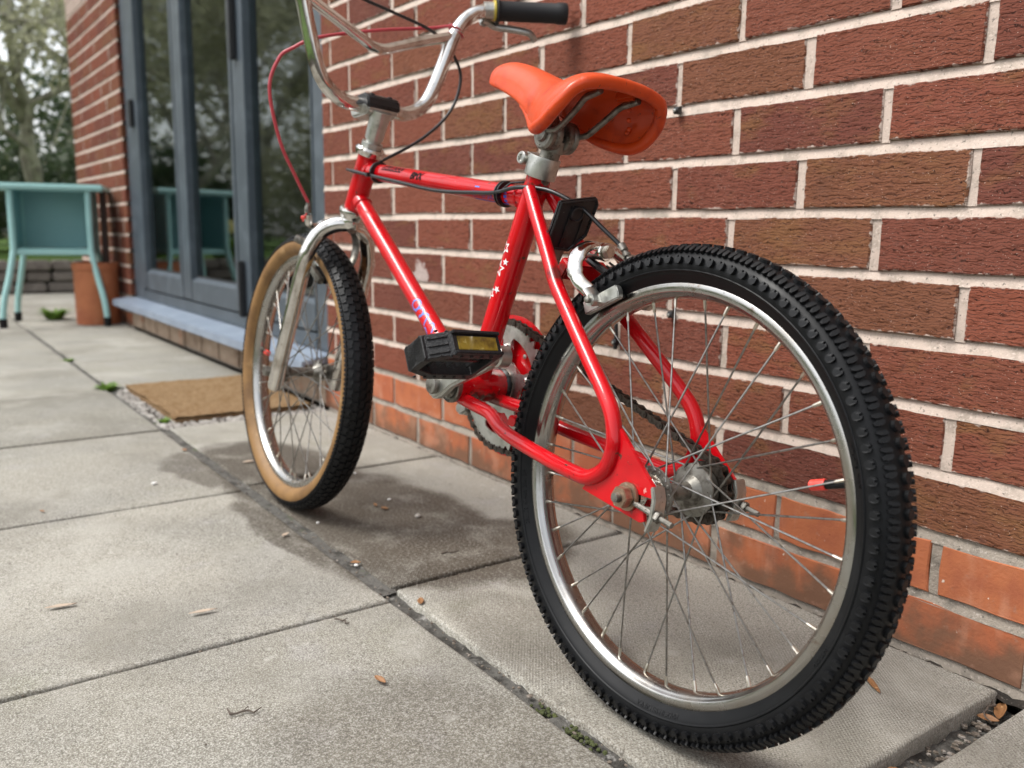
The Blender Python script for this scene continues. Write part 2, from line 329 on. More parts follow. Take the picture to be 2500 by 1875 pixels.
GRIP = mat('grip_rubber', (.012, .0125, .014), .62, spec=.35, bump=[(400, .1, .0005)])
CABLE = mat('black_cable', (.012, .012, .013), .3, spec=.5)
CABLE_R = mat('red_cable', (.42, .045, .06), .35, spec=.5)
ORANGE = mat('orange_plastic', (.55, .055, .007), .36, spec=.32, sss=.0, coat=.12, vary=[((.56, .080, .022), 9, .45, .75), ((.36, .030, .006), 26, .52, .72), ((.14, .03, .014), 170, .66, .71), ((.07, .02, .010), 45, .65, .70, (1, 5, 1), 6), ((.72, .25, .15), 80, .72, .76, (1, 4, 1), 5)], bump=[(420, .12, .0006), (30, .1, .002)], rvar=(24, .3, .5))
REFLECT = mat('amber_reflector', (.26, .18, .02), .25, spec=.5, coat=.3, vary=[((.42, .34, .10), 150, .55, .68), ((.12, .08, .012), 60, .5, .7)], bump=[(900, .3, .0008)])
REDCAP = mat('red_plastic_cap', (.72, .05, .035), .4, vary=[((.8, .12, .09), 60, .5, .7)])
YELLOW = mat('yellow_plastic', (.55, .43, .06), .4)
WHITE = mat('white_decal', (.78, .76, .74), .35); BLUE = mat('blue_decal', (.04, .08, .36), .6, spec=.1); LBLUE = mat('pale_blue_decal', (.16, .30, .70), .35); BLUE2 = mat('mid_blue_decal', (.09, .17, .55), .35); INK = mat('black_decal', (.006, .006, .007), .6, spec=.08)
CHAIN = mat('oily_chain', (.085, .072, .06), .42, .8, vary=[((.04, .03, .025), 200, .4, .65), ((.17, .15, .13), 300, .6, .72)])
RUST = mat('rusty_nut', (.34, .24, .17), .42, .8, vary=[((.20, .10, .055), 120, .45, .68), ((.5, .44, .36), 200, .58, .72)])

# ================================================================== SETTING
def h01(*a): return random.Random(hash(a) & 0xffffffff).random()
ground = MB().box((0, 0, -.36), (160, 160, .4)).build('ground', SOIL); tag(ground, kind='structure')

# ---- brick walls: every brick a part, real recessed pointing between them
def brick_mesh(name, l, h, m, seed, wob=.0011):
    """a brick face with slightly uneven edges; front face at y=0, body towards +y"""
    r = random.Random(seed); n = 6; q = []
    d = lambda: r.uniform(-wob, wob)
    xs = [-l/2+l*i/n for i in range(n+1)]
    ring = [(x, -h/2+d()) for x in xs[:-1]] + [(l/2+d(), -h/2+h*i/2) for i in range(2)] + [(x, h/2+d()) for x in reversed(xs[1:])] + [(-l/2+d(), h/2-h*i/2) for i in range(2)]
    k = len(ring); e = .0016; vs = []
    for (x, z) in ring: vs.append((x*(1-2*e/l), r.uniform(-.0004, .0006), z*(1-2*e/h)))
    for (x, z) in ring: vs.append((x, .0022, z))
    for (x, z) in ring: vs.append((x, .05, z))
    fs = [tuple(range(k))] + [(i, i+k, (i+1) % k+k, (i+1) % k) for i in range(k)] + [(i+k, i+2*k, (i+1) % k+2*k, (i+1) % k+k) for i in range(k)]
    b = MB(); b.add(vs, fs); return b.mesh(name, m, smooth=False)
BL, BH, PX, PZ = .2138, .0624, .225, .075
Z0 = .7472                       # bed joint zero; courses count down from it
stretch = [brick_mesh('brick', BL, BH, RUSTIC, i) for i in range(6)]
plinth = [brick_mesh('brick', BL, BH, PLINTH, 50+i, .0018) for i in range(4)]
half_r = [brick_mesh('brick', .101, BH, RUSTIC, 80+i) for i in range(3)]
half_p = [brick_mesh('brick', .101, BH, PLINTH, 90+i, .0018) for i in range(2)]
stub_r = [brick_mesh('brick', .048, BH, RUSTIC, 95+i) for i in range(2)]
def brick_wall(name, x0, x1, ztop_pieces, ztop, label, xpieces=None, plinth_rows=2):
    root = empty(name, (x0, 0, 0)); tag(root, label, 'wall'); rest = MB(); rest_p = MB(); mj = MB(); mg = MB()
    k = 10; zt = Z0-PZ*10; rows = []
    while True:
        zc = Z0 - PZ*k + PZ/2            # centre of row k (between bed k-1 and k)
        if zc-PZ/2 > ztop: break
        rows.append((k, zc)); k -= 1
    for (k, zc) in rows:
        pl = (k >= 9); off = 0 if k % 2 else PX/2
        i0 = math.ceil((x0-off)/PX-1e-6); i1 = math.floor((x1-off)/PX+1e-6)
        cuts = [x0] + [off+PX*i for i in range(i0, i1+1) if x0+.012 < off+PX*i < x1-.012] + [x1]
        for a, c in zip(cuts[:-1], cuts[1:]):
            l = c-a; xc = (a+c)/2
            dx = random.uniform(-.002, .002); dz = random.uniform(-.0012, .0012); dy = random.uniform(-.0014, .001)
            vis = zc < ztop_pieces and (xpieces is None or xpieces[0] < xc < xpieces[1])
            if abs(l-PX) < .02: me = random.choice(plinth if pl else stretch); sc = 1
            else:
                base = .048 if l < .08 else .101
                me = random.choice(half_p if pl else (stub_r if l < .08 else half_r)); sc = (l-.0115)/base
            if vis:
                o = link('brick', me, root, (xc-x0+dx, dy, zc+dz)); o.scale = (sc, 1, 1); o.rotation_euler = (0, random.uniform(-.004, .004), random.uniform(-.006, .006))
            else:
                (rest_p if pl else rest).box((xc, .025+dy, zc), (l-.0115, .05, BH))
            # perpend joint
            if c < x1-.001:
                w = .0068
                (mg if pl else mj).add([(c-w+x, y, zc+s*(BH/2+.0012)) for x in (0, 2*w) for (y, s) in ((.0026, -1), (.0026, 1), (.04, 1), (.04, -1))], [(0, 1, 5, 4), (1, 2, 6, 5), (0, 4, 7, 3), (0, 3, 2, 1), (4, 5, 6, 7)])
    # bed joints: weathered pointing, recessed under the brick above and nearly flush on the brick below
    for (k, zc) in rows:
        zb = zc-PZ/2; g = mg if k >= 8 else mj; n = max(2, int((x1-x0)/.03)); vs = []; fs = []
        prof = [(.04, .0090), (.0062, .0090), (.0048, .0062), (.0016, -.0050), (.0006, -.0084), (.04, -.0086)]
        for i in range(n+1):
            x = x0+(x1-x0)*i/n
            for (y, z) in prof:
                j = noise.noise(Vector((x*60, zb*91, z*500)))*.0007
                vs.append((x, y+(j if y < .03 else 0), zb+z+j*.6))
        for i in range(n):
            for j in range(5): fs.append((i*6+j, i*6+j+1, (i+1)*6+j+1, (i+1)*6+j))
        g.add(vs, fs)
    core = MB().box(((x0+x1)/2, .15, (ztop-.05)/2), (x1-x0-.002, .22, ztop+.05)); core.build('wall_core', MORTAR_G, root, (-x0, 0, 0), smooth=False)
    mj.build('mortar_joint', MORTAR, root, (-x0, 0, 0)); mg.build('mortar_joint', MORTAR_G, root, (-x0, 0, 0))
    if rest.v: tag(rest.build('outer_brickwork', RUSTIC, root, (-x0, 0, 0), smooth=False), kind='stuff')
    if rest_p.v: tag(rest_p.build('outer_plinth_brickwork', PLINTH, root, (-x0, 0, 0), smooth=False), kind='stuff')
    return root
XJ = -1.745
brick_wall('brick_wall', XJ, 2.2, 1.13, 2.6, 'rustic red-brown brick wall with pale mortar and two orange plinth courses behind the bicycle', (-3, .62))
brick_wall('brick_pier', -5.34, -4.08, 1.62, 2.6, 'narrow rustic brick pier at the house corner beyond the grey glazed door')
# house above the door and behind (keeps the light on one side as the house does)
WALLIN = mat('room_plaster', (.42, .40, .36), .9)
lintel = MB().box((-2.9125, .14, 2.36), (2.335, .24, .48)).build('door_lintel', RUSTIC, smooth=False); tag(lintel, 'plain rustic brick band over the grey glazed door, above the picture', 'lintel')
room = MB()
room.box((-2.9, 3.2, 1.3), (2.9, .1, 2.9)); room.box((-4.4, 1.7, 1.3), (.1, 2.9, 2.9)); room.box((-1.4, 1.7, 1.3), (.1, 2.9, 2.9)); room.box((-2.9, 1.7, 2.7), (3.1, 2.9, .1))
tag(room.build('room_walls', WALLIN, smooth=False), kind='structure')
tag(MB().box((-2.9, 1.7, .1), (3.1, 2.9, .1)).build('room_floor', mat('room_floor_wood', (.16, .1, .06), .5), smooth=False), kind='structure')

# ---- patio: every slab is a part
patio = empty('patio', (0, 0, 0)); tag(patio, kind='structure')
MB().box((-3.2, -1.6, -.10), (9.0, 5.2, .12)).build('bedding', SOIL, patio, smooth=False)
def slab(x0, x1, y0, y1, m, tilt=0, z=0, seed=0, th=.045):
    r = random.Random(seed); nx = max(3, int((x1-x0)/.05)); ny = max(3, int((y1-y0)/.05)); ring = []
    for i in range(nx): ring.append((x0+(x1-x0)*i/nx, y0))
    for i in range(ny): ring.append((x1, y0+(y1-y0)*i/ny))
    for i in range(nx): ring.append((x1-(x1-x0)*i/nx, y1))
    for i in range(ny): ring.append((x0, y1-(y1-y0)*i/ny))
    cx, cy = (x0+x1)/2, (y0+y1)/2; k = len(ring)
    def jit(p, a):
        return a*noise.noise(Vector((p[0]*22+seed*3.1, p[1]*22, seed*1.7)))
    vs = []
    for lay, (ins, zz, am) in enumerate([(.0050, 0, .0012), (.0018, -.0007, .0025), (.0, -.0034, .0035), (.001, -th, .003)]):
        for p in ring:
            dx, dy = p[0]-cx, p[1]-cy
            ex = ins/abs(x1-x0)*2; ey = ins/abs(y1-y0)*2
            j = jit(p, am)
            vs.append((cx+dx*(1-ex)+(j if abs(abs(dx)-abs(x1-x0)/2) < 1e-6 else 0), cy+dy*(1-ey)+(j if abs(abs(dy)-abs(y1-y0)/2) < 1e-6 else 0), z+zz+tilt*(dx)))
    fs = [tuple(range(k))]
    for a in range(3): fs += [(a*k+i, (a+1)*k+i, (a+1)*k+(i+1) % k, a*k+(i+1) % k) for i in range(k)]
    b = MB(); b.add(vs, fs); o = b.build('paving_slab', m, patio, smooth=True, ang=50)
    return o
YJ = -.4485
xa = [.091, -.5285, -1.1265, -1.715]         # textured row along the wall
for i in range(3): slab(xa[i+1]+.006, xa[i]-.000 if i == 0 else xa[i]-.006, YJ+.012, -.012, SLAB_A, seed=i+1)
slab(.126, .72, YJ-.02, -.012, SLAB_A, seed=11, z=.002); slab(.73, 1.33, YJ, -.012, SLAB_A, seed=12)
xb = [.70, .095, -.4965, -1.098, -1.697, -2.298, -2.90, -3.50, -4.10, -4.70, -5.3, -5.9, -6.5]
for j, (ya, yb) in enumerate([(YJ-.010, YJ-.612), (YJ-.62, YJ-1.222), (YJ-1.23, YJ-1.83), (YJ-1.84, YJ-2.44)]):
    for i in range(len(xb)-1):
        slab(xb[i+1]+.0045, xb[i]-.0045, yb, ya, SLAB_B, seed=20+j*20+i, z=random.uniform(-.002, .001), tilt=random.uniform(-.003, .003))
xc = [-2.365, -2.97, -3.57, -4.17]
for i in range(3): slab(xc[i+1]+.004, xc[i]-.004, YJ+.008, -.012, SLAB_B, seed=120+i)
xc = [-4.17, -4.78, -5.4, -6.0, -6.6]
for i in range(4):
    for j in range(4): slab(xc[i+1]+.006, xc[i]-.006, YJ+.008+.6*j, YJ+.600+.6*j, SLAB_B, seed=140+i*5+j) if not (i < 2 and j > 0) else None
# sunken joint fillings
def strip(pts, w, z, m, name='joint_filling', amp=.003, n=60):
    a, b = Vector(pts[0]), Vector(pts[1]); d = (b-a); ln = d.length; d.normalize(); s = Vector((-d.y, d.x, 0)); vs = []; fs = []; k = 5
    n = max(8, int(ln/.012))
    for i in range(n+1):
        for j in range(k):
            p = a+d*(ln*i/n)+s*(w*(j/(k-1)-.5)); zz = z+amp*noise.noise(p*45)+amp*.6*noise.noise(p*130)
            vs.append((p.x, p.y, zz))
    for i in range(n):
        for j in range(k-1): fs.append((i*k+j, i*k+j+1, (i+1)*k+j+1, (i+1)*k+j))
    MB().add(vs, fs).build(name, m, patio)
strip(((-1.70, YJ+.001, 0), (-.52, YJ+.001, 0)), .026, -.0042, JOINT, amp=.0022)
strip(((-.56, YJ+.001, 0), (.7, YJ+.001, 0)), .026, -.0095, JOINT, amp=.0055)
strip(((-4.2, YJ, 0), (-1.70, YJ, 0)), .022, -.006, JOINT, amp=.004)
for x in xa[1:3]: strip(((x, YJ, 0), (x, -.01, 0)), .014, -.010, JOINT, amp=.004)
strip(((.108, YJ-.02, 0), (.108, -.005, 0)), .046, -.022, JOINT, amp=.008)
strip(((-1.75, -.006, 0), (2, -.006, 0)), .02, -.008, SOIL, amp=.005)
for x in xb[1:6]: strip(((x, YJ-.01, 0), (x, YJ-.62, 0)), .010, -.010, SOIL, amp=.004)

# ================================================================== BICYCLE
C0 = Vector((-.0785016, -.3628684, .2420861)); PSI, PHI, RR, RT = .0316549, .1027562, .20487, .24337
H = Vector((-cos(PSI), -sin(PSI), 0)); Lf = Vector((sin(PSI), -cos(PSI), 0)); Uz = Vector((0, 0, 1))
U = Uz*cos(PHI)-Lf*sin(PHI); Lt = Lf*cos(PHI)+Uz*sin(PHI)
bike = empty('bicycle'); base = C0-U*RT
bike.matrix_world = Matrix(((H.x, Lt.x, U.x, base.x), (H.y, Lt.y, U.y, base.y), (H.z, Lt.z, U.z, base.z), (0, 0, 0, 1)))
tag(bike, 'small red bicycle with orange saddle and chrome high-rise handlebars leaning on the brick wall', 'bicycle')
HUB = (0, 0, RT)
def bpart(mb, name, m, parent=None, **k): return mb.build(name, m, parent or bike, HUB if parent is None or parent is bike else (0, 0, 0), **k)
def sub(name): return empty(name, HUB, parent=bike)
V = Vector
# frame geometry (s forward, l left, t up, from the rear hub)
HT, HBm = V((.6868, 0, .3665)), V((.7227, 0, .2838)); AX = (HT-HBm).normalized()
BB = V((.347, 0, .055)); ST = V((.2543, 0, .3295))
frame = sub('frame')
bpart(MB().tube([HBm, HBm+AX*.004, HT-AX*.004, HT], .0170, 28), 'head_tube', RED, frame)
tt0, tt1 = V((.694, 0, .343)), V((.272, 0, .2915))
bpart(MB().tube([tt0, tt1], .0128, 28), 'top_tube', RED, frame)
dt0, dt1 = V((.7125, 0, .3015)), V((.352, 0, .042))
bpart(MB().tube([dt0, dt1], .0132, 28), 'down_tube', RED, frame)
st_d = (ST-BB).normalized()
bpart(MB().tube([BB, ST], .0150, 28), 'seat_tube', RED, frame)
bpart(MB().lathe([(.0205, -.036), (.0215, -.034), (.0215, .034), (.0205, .036)], BB, (0, 1, 0), 36), 'bottom_bracket_shell', RED, frame)
# weld beads
for (p, d, r) in [(V((.6745, 0, .3408)), (tt1-tt0).normalized(), .0136), (V((.6935, 0, .2876)), (dt1-dt0).normalized(), .0140), (V((.288, 0, .2935)), (tt1-tt0).normalized(), .0134)]:
    bpart(MB().lathe([(r, -.002), (r+.0014, 0), (r, .002)], p, d, 24), 'weld_bead', RED, frame)
loop = [(.2545, .0165, .2985), (.2270, .0222, .2650), (.1980, .0282, .2300), (.1735, .0340, .2005), (.1640, .0362, .1900), (.1530, .0385, .1800), (.1204, .0450, .1515), (.0820, .0522, .1180), (.0500, .0575, .0895), (.0352, .0596, .0725), (.0282, .0606, .0545), (.0272, .061, .0385), (.0345, .061, .0190), (.0543, .061, .0060), (.0780, .061, .0048), (.1320, .058, .0100), (.1970, .050, .0168), (.2280, .044, .0215), (.2480, .0395, .0282), (.2660, .036, .0338), (.3000, .031, .0362), (.345, .025, .040)]
dro = [(.0215, .0615), (-.034, .0118), (-.033, .004), (-.028, .0045), (.004, .0045), (.007, 0), (.004, -.0045), (-.020, -.0055), (-.023, -.0185), (-.017, -.021), (.0655, -.0085), (.060, -.002), (.045, .0035), (.034, .012), (.0270, .024), (.0232, .040)]
for sd_ in (1, -1):
    pts = [V((s, l*sd_, t)) for (s, l, t) in loop]
    bpart(MB().tube(cr(pts, 5), .0082, 20), 'rear_stay', RED, frame)
    d = MB().prism(dro, (0, .0046, 0), (0, sd_*.0585-.0023, 0), (1, 0, 0), (0, 0, 1)); bpart(d, 'dropout_plate', RED, frame, smooth=False, bevel=.0006)
bpart(MB().box((.166, 0, .2105), (.016, .062, .020), Matrix.Rotation(rad(-35), 3, 'Y')), 'brake_bridge', RED, frame, bevel=.002)
bpart(MB().tube([(.246, -.016, .027), (.246, .016, .027)], .007), 'chainstay_bridge', RED, frame)
# bottom bracket cups and axle
bpart(MB().lathe([(.0212, .035), (.0222, .0365), (.0222, .041), (.0205, .0425), (.0198, .0395), (.0165, .0395), (.016, .043), (.012, .044), (.010, .047), (.0085, .056), (.0085, .060)], BB, (0, 1, 0), 36), 'bearing_cup', GRIME, frame)
bpart(MB().lathe([(.0212, .035), (.0226, .0365), (.0226, .041), (.0200, .0425), (.0095, .043), (.0095, .052)], BB, (0, -1, 0), 36), 'bearing_cup', BLACK, frame)

# --- decals that lie on the tubes
def on_tube(A, B, r):
    d = (B-A).normalized(); e1 = V((0, 1, 0)); e2 = e1.cross(d); e2 = e2 if e2.z > 0 or (abs(e2.z) < .3 and e2.x < 0) else -e2
    return lambda a, ang, k=0: A+d*a+(e1*cos(ang)+e2*sin(ang))*(r+k)
def ribbon(f, pts, w, m, name, parent, k=.00018, closed=False):
    """pts in (mm along, mm around) ; flat ribbon laid on a tube surface f(along, angle)"""
    n = len(pts); vs = []; fs = []
    for i in range(n):
        p = V((pts[i][0], pts[i][1])); q0 = V(pts[(i-1) % n] if closed or i > 0 else pts[i]); q1 = V(pts[(i+1) % n] if closed or i < n-1 else pts[i])
        t = (q1-q0).normalized(); nn = V((-t.y, t.x)); a = p+nn*w/2; b = p-nn*w/2
        vs += [f(a.x/1000, a.y/1000/RTUBE, k), f(b.x/1000, b.y/1000/RTUBE, k)]
    for i in range(n if closed else n-1):
        j = (i+1) % n; fs.append((2*i, 2*i+1, 2*j+1, 2*j))
    return MB().add(vs, fs).build(name, m, parent)
def star(c, r, rot, fill):
    return [(c[0]+(r if i % 2 == 0 else r*.42)*cos(rot+PI*i/5), c[1]+(r if i % 2 == 0 else r*.42)*sin(rot+PI*i/5)) for i in range(10)]
RTUBE = .0150; fS = on_tube(V((.2575, 0, .320)), BB, .0150)
def fan(f, pts, m, name, parent, k=.0002):
    c = (sum(p[0] for p in pts)/len(pts), sum(p[1] for p in pts)/len(pts)); n = len(pts)
    vs = [f(c[0]/1000, c[1]/1000/RTUBE, k*2.5)] + [f(p[0]/1000, p[1]/1000/RTUBE, k) for p in pts]
    return MB().add(vs, [(0, 1+i, 1+(i+1) % n) for i in range(n)]).build(name, m, parent)
for (a, y, r, solid) in [(95, 5, 8.0, 0), (111, -3.5, 4.8, 1), (122, 5.5, 10.0, 0), (147, -2.5, 5.2, 1), (155, 7.5, 8.0, 0)]:
    sp = star((a, y), r, rad(200+a), solid)
    sp = [(p0[0]+(p1[0]-p0[0])*k_/4, p0[1]+(p1[1]-p0[1])*k_/4) for p0, p1 in zip(sp, sp[1:]+sp[:1]) for k_ in range(4)]
    if solid: fan(fS, sp, WHITE, 'star_decal', frame)
    else: ribbon(fS, sp, 1.5, WHITE, 'star_decal', frame, closed=True)
def text_on(f, txt, size, a0, y0, rtube, m, name, parent, flip=1, shear=0, k=.00022):
    cu = bpy.data.curves.new('t', 'FONT'); cu.body = txt; cu.size = size; cu.shear = shear; o = bpy.data.objects.new('t', cu); COL.objects.link(o)
    me = bpy.data.meshes.new_from_object(o.evaluated_get(bpy.context.evaluated_depsgraph_get())); bpy.data.objects.remove(o); bpy.data.curves.remove(cu)
    bm = bmesh.new(); bm.from_mesh(me); bmesh.ops.triangulate(bm, faces=bm.faces); bmesh.ops.subdivide_edges(bm, edges=[e for e in bm.edges if e.calc_length() > .004], cuts=2)
    for v in bm.verts: v.co = f((a0+flip*v.co.x), (y0+flip*v.co.y)/rtube, k)
    bm.to_mesh(me); bm.free(); me.materials.clear(); me.materials.append(m); return link(name, me, parent)
fT = on_tube(tt0, tt1, .0128)
# black sticker with red letters, black lettering, blue lettering along the top tube
def panel(f, a0, a1, y0, y1, m, name, parent, k, slant=0, n=8):
    vs = []; fs = []
    for i in range(n+1):
        a = a0+(a1-a0)*i/n
        for j in range(4):
            t = j/3; vs.append(f(a+slant*t, (y0+(y1-y0)*t)/.0128, k))
    for i in range(n):
        for j in range(3): fs.append((i*4+j, i*4+j+1, (i+1)*4+j+1, (i+1)*4+j))
    MB().add(vs, fs).build(name, m, parent)
panel(fT, .070, .128, .0045, .0150, INK, 'sticker', frame, .00016, .006)
text_on(fT, 'SAHIROOO', .0115, .0735, .0062, .0128, RED, 'lettering', frame, shear=.3, k=.0003)
text_on(fT, 'BMX', .0150, .158, -.0015, .0128, INK, 'lettering', frame, shear=.2)
text_on(fT, 'BMX', .0150, .1600, -.0003, .0128, INK, 'lettering', frame, shear=.2, k=.0003); text_on(fT, 'BMX', .0150, .1588, -.0009, .0128, INK, 'lettering', frame, shear=.2, k=.00026)
text_on(fT, 'RIDER', .0050, .165, -.0105, .0128, INK, 'lettering', frame)
text_on(fT, 'JUNIOR', .0135, .318, -.0105, .0128, BLUE, 'lettering', frame, k=.0002); text_on(fT, 'JUNIOR', .0125, .319, -.0100, .0128, RED, 'lettering', frame, k=.00035)
panel(fT, .320, .392, -.0150, -.0132, BLUE, 'stripe_decal', frame, .0002)
panel(fT, .324, .334, .0025, .0042, BLUE2, 'stripe_decal', frame, .0002)
panel(fT, .388, .394, -.014, .002, BLUE, 'stripe_decal', frame, .0002)
RTUBE = .0132; fD = on_tube(dt0, dt1, .0132)
def smooth2(pts, k=5, closed=False):
    P = [V((p[0], p[1], 0)) for p in pts]; return [(q.x, q.y) for q in cr(P, k)]
for pts in [[(262, 4), (264, 10), (270, 12), (276, 9), (277, 2), (272, -3), (265, -2), (262, 4)], [(277, -2), (279, 6), (284, 10), (290, 8), (292, 2), (288, 0)], [(289, -3), (293, 8), (298, 12), (303, 8), (307, -2)], [(309, -4), (313, -2), (318, -5), (320, -8)], [(312, 8), (317, 12), (324, 9), (328, 3)]]:
    q = smooth2(pts); ribbon(fD, q, 2.7, LBLUE, 'lettering', frame, .00015); ribbon(fD, q, 2.0, BLUE2, 'lettering', frame, .0003)

# --- wheels
def tyre_mesh(fr, mside, mtread, tan):
    """returns nothing; builds tyre > side + tread under wheel fr"""
def sweep(prof, n, m, name, parent, closed=False, smooth=True, ang=40, facemat=None):
    """prof: (lateral, radius) swept round the axle (local y)"""
    vs = []; fs = []; k = len(prof)
    for i in range(n):
        t = 2*PI*i/n
        for (l, r) in prof: vs.append((r*cos(t), l, r*sin(t)))
    for i in range(n):
        j = (i+1) % n
        for a in range(k if closed else k-1):
            b = (a+1) % k; fs.append((i*k+a, i*k+b, j*k+b, j*k+a))
    return MB().add(vs, fs).build(name, m, parent, smooth=smooth, ang=ang)
TW, TH, TC = .0215, .0185, .2214
SEC = [TW, TH, TC]
def tp(th, ph, h=0):                     # tyre surface point
    l = SEC[0]*sin(ph)+h*sin(ph); r = SEC[2]+SEC[1]*cos(ph)+h*cos(ph); return V((r*cos(th), l, r*sin(th)))
def knob(mb, th, ph, poly, h, taper=.82, sc=1.0):
    """poly (mm along, mm across) raised block on the tyre"""
    poly = [(p[0]*sc, p[1]*sc) for p in poly]; n = len(poly); cx = sum(p[0] for p in poly)/n; cy = sum(p[1] for p in poly)/n; R = .24
    lo = [tp(th+p[0]/1000/R, ph+p[1]/1000/.0205, -.0004) for p in poly]
    hi = [tp(th+(cx+(p[0]-cx)*taper)/1000/R, ph+(cy+(p[1]-cy)*taper)/1000/.0205, h) for p in poly]
    mb.add(lo+hi, [tuple(range(n, 2*n))] + [(i, (i+1) % n, (i+1) % n+n, i+n) for i in range(n)])
def spokes(parent, axl, fl, fr, nn=36, rim_r=.1920, cross=55, rot=0):
    th0 = None
    me_n = MB().lathe([(.0017, 0), (.0019, .001), (.0017, .009), (.0012, .011)], (0, 0, 0), (0, 0, 1), 8).mesh('nipple', NIPPLE)
    sm = {}
    for k in range(nn):
        a = rot+2*PI*k/nn; sd_ = 1 if k % 2 == 0 else -1; lead = 1 if (k//2) % 2 == 0 else -1
        ha = a+lead*rad(cross); p1 = V((rim_r*cos(a), sd_*.002, rim_r*sin(a))); p0 = V((fr*cos(ha), sd_*(fl+lead*.0016), fr*sin(ha)))
        d = (p0-p1); ln = d.length; key = round(ln, 4)
        if key not in sm: sm[key] = MB().tube([(0, 0, .002), (0, 0, key)], .00102, 7).mesh('spoke', SPOKE)
        q = d.to_track_quat('Z', 'Y'); 
        o = link('spoke', sm[key], parent, p1); o.rotation_euler = q.to_euler()
        o = link('spoke_nipple', me_n, parent, p1); o.rotation_euler = q.to_euler()
RIMP = [(-.0133, .2049), (-.0138, .2040), (-.0136, .1972), (-.0126, .1958), (-.0106, .1950), (-.0098, .1938), (-.0060, .1912), (0, .1905), (.0060, .1912), (.0098, .1938), (.0106, .1950), (.0126, .1958), (.0136, .1972), (.0138, .2040), (.0133, .2049), (.0122, .2049), (.0118, .2000), (0, .1975), (-.0118, .2000), (-.0122, .2049)]
def hub(parent, fl, fr, barrel, m, msh):
    MB().lathe([(.0095, -fl-.012), (.0125, -fl-.011), (.0135, -fl-.002), (fr+.003, -fl-.0014), (fr+.0035, -fl), (fr+.003, -fl+.0014), (barrel+.006, -fl+.004), (barrel, -fl+.011), (barrel*.94, 0), (barrel, fl-.011), (barrel+.006, fl-.004), (fr+.003, fl-.0014), (fr+.0035, fl), (fr+.003, fl+.0014), (.0145, fl+.002), (.0135, fl+.010), (.0095, fl+.011)], (0, 0, 0), (0, 1, 0), 40).build('hub', m, parent)
    for s_ in (1, -1):
        for k in range(18):
            a = 2*PI*(k+.5)/18; MB().ball((fr*cos(a), s_*(fl+.0018), fr*sin(a)), .0022, 6, (1, .6, 1)).build('spoke_head', msh, parent) if k % 1 == 0 and s_ == 1 else None
# rear wheel
rw = sub('rear_wheel')
prof = [(TW*sin(rad(a)), TC+TH*cos(rad(a))) for a in range(-128, 129, 8)]
side_ridge = []
for (l, r) in prof: side_ridge.append((l, r))
sweep([(-.0125, .2035)] + side_ridge + [(.0125, .2035)], 144, RUBBER_W, 'tyre', rw)
for sgn in (1, -1): sweep([(sgn*.0206, .2148), (sgn*.0216, .2155), (sgn*.0219, .2164), (sgn*.0213, .2172)], 144, RUBBER_W, 'sidewall_rib', rw)
tr = MB(); NP = 110
for i in range(NP):
    th = 2*PI*i/NP
    for s_ in (1, -1):
        o = .5*(2*PI/NP) if s_ < 0 else 0
        f = lambda P: [(x, y*s_) for (x, y) in P]
        knob(tr, th+o, s_*rad(77), f([(-4.4, -3.4), (-1.7, -4.8), (-1.1, -2.2), (1.1, -2.2), (1.7, -4.8), (4.4, -3.4), (4.8, 1.4), (2.6, 4.6), (-2.6, 4.6), (-4.8, 1.4)]), .0038, .92, .88)
        knob(tr, th+o+.5*2*PI/NP, s_*rad(40), f([(-5.3, .6), (-4.6, -2.9), (-2.2, -4.3), (-.5, -4.0), (-.5, 1.2), (-2.2, 4.4), (-4.6, 4.0)]), .0038, .92, 1.06)
        knob(tr, th+o+.5*2*PI/NP, s_*rad(40), f([(.5, -4.0), (2.2, -4.3), (4.6, -2.9), (5.3, .6), (4.6, 4.0), (2.2, 4.4), (.5, 1.2)]), .0038, .92, 1.06)
    knob(tr, th, 0, [(-4.2, -1.8), (-1, -3.4), (1, -3.4), (4.2, -1.8), (4.2, 1.8), (1, 3.4), (-1, 3.4), (-4.2, 1.8)], .0034, .92, 1.12)
tag(tr.build('tread_knobs', RUBBER, rw, smooth=False, merge=False), kind='stuff')
sweep(RIMP, 144, RIM, 'rim', rw, closed=True)
hub(rw, .030, .0240, .0095, GRIME, GRIME)
spokes(rw, 0, .030, .0240, rot=rad(3))
# coaster-free left locknut stack and axle
MB().lathe([(.0045, -.092), (.0048, -.088), (.0048, .076), (.0043, .080)], (0, 0, 0), (0, 1, 0), 16).build('axle', GRIME, rw)
MB().lathe([(.0205, .0325), (.0212, .0335), (.0200, .0415), (.0150, .0455), (.0110, .0475), (.0105, .0550)], (0, 0, 0), (0, 1, 0), 36).build('hub_cone', CHROME, rw)
def hexnut(c, r, h, ax, m, parent, name='axle_nut', wash=True):
    b = MB(); e = [(r*cos(PI/3*i), r*sin(PI/3*i)) for i in range(6)]
    if ax == 1: b.prism(e, (0, h, 0), c, (1, 0, 0), (0, 0, 1))
    else: b.prism(e, (0, -h, 0), c, (1, 0, 0), (0, 0, 1))
    o = b.build(name, m, parent, smooth=False, bevel=.0008); return o
hexnut((0, .0645, 0), .0108, .0100, 1, RUST, rw); hexnut((0, -.0645, 0), .0108, .0100, -1, RUST, rw)
for s_ in (1, -1): MB().lathe([(.005, 0), (.0135, 0), (.0138, .001), (.0135, .0028), (.005, .0028)], (0, s_*.0612, 0), (0, s_, 0), 30).build('axle_washer', RUST, rw)
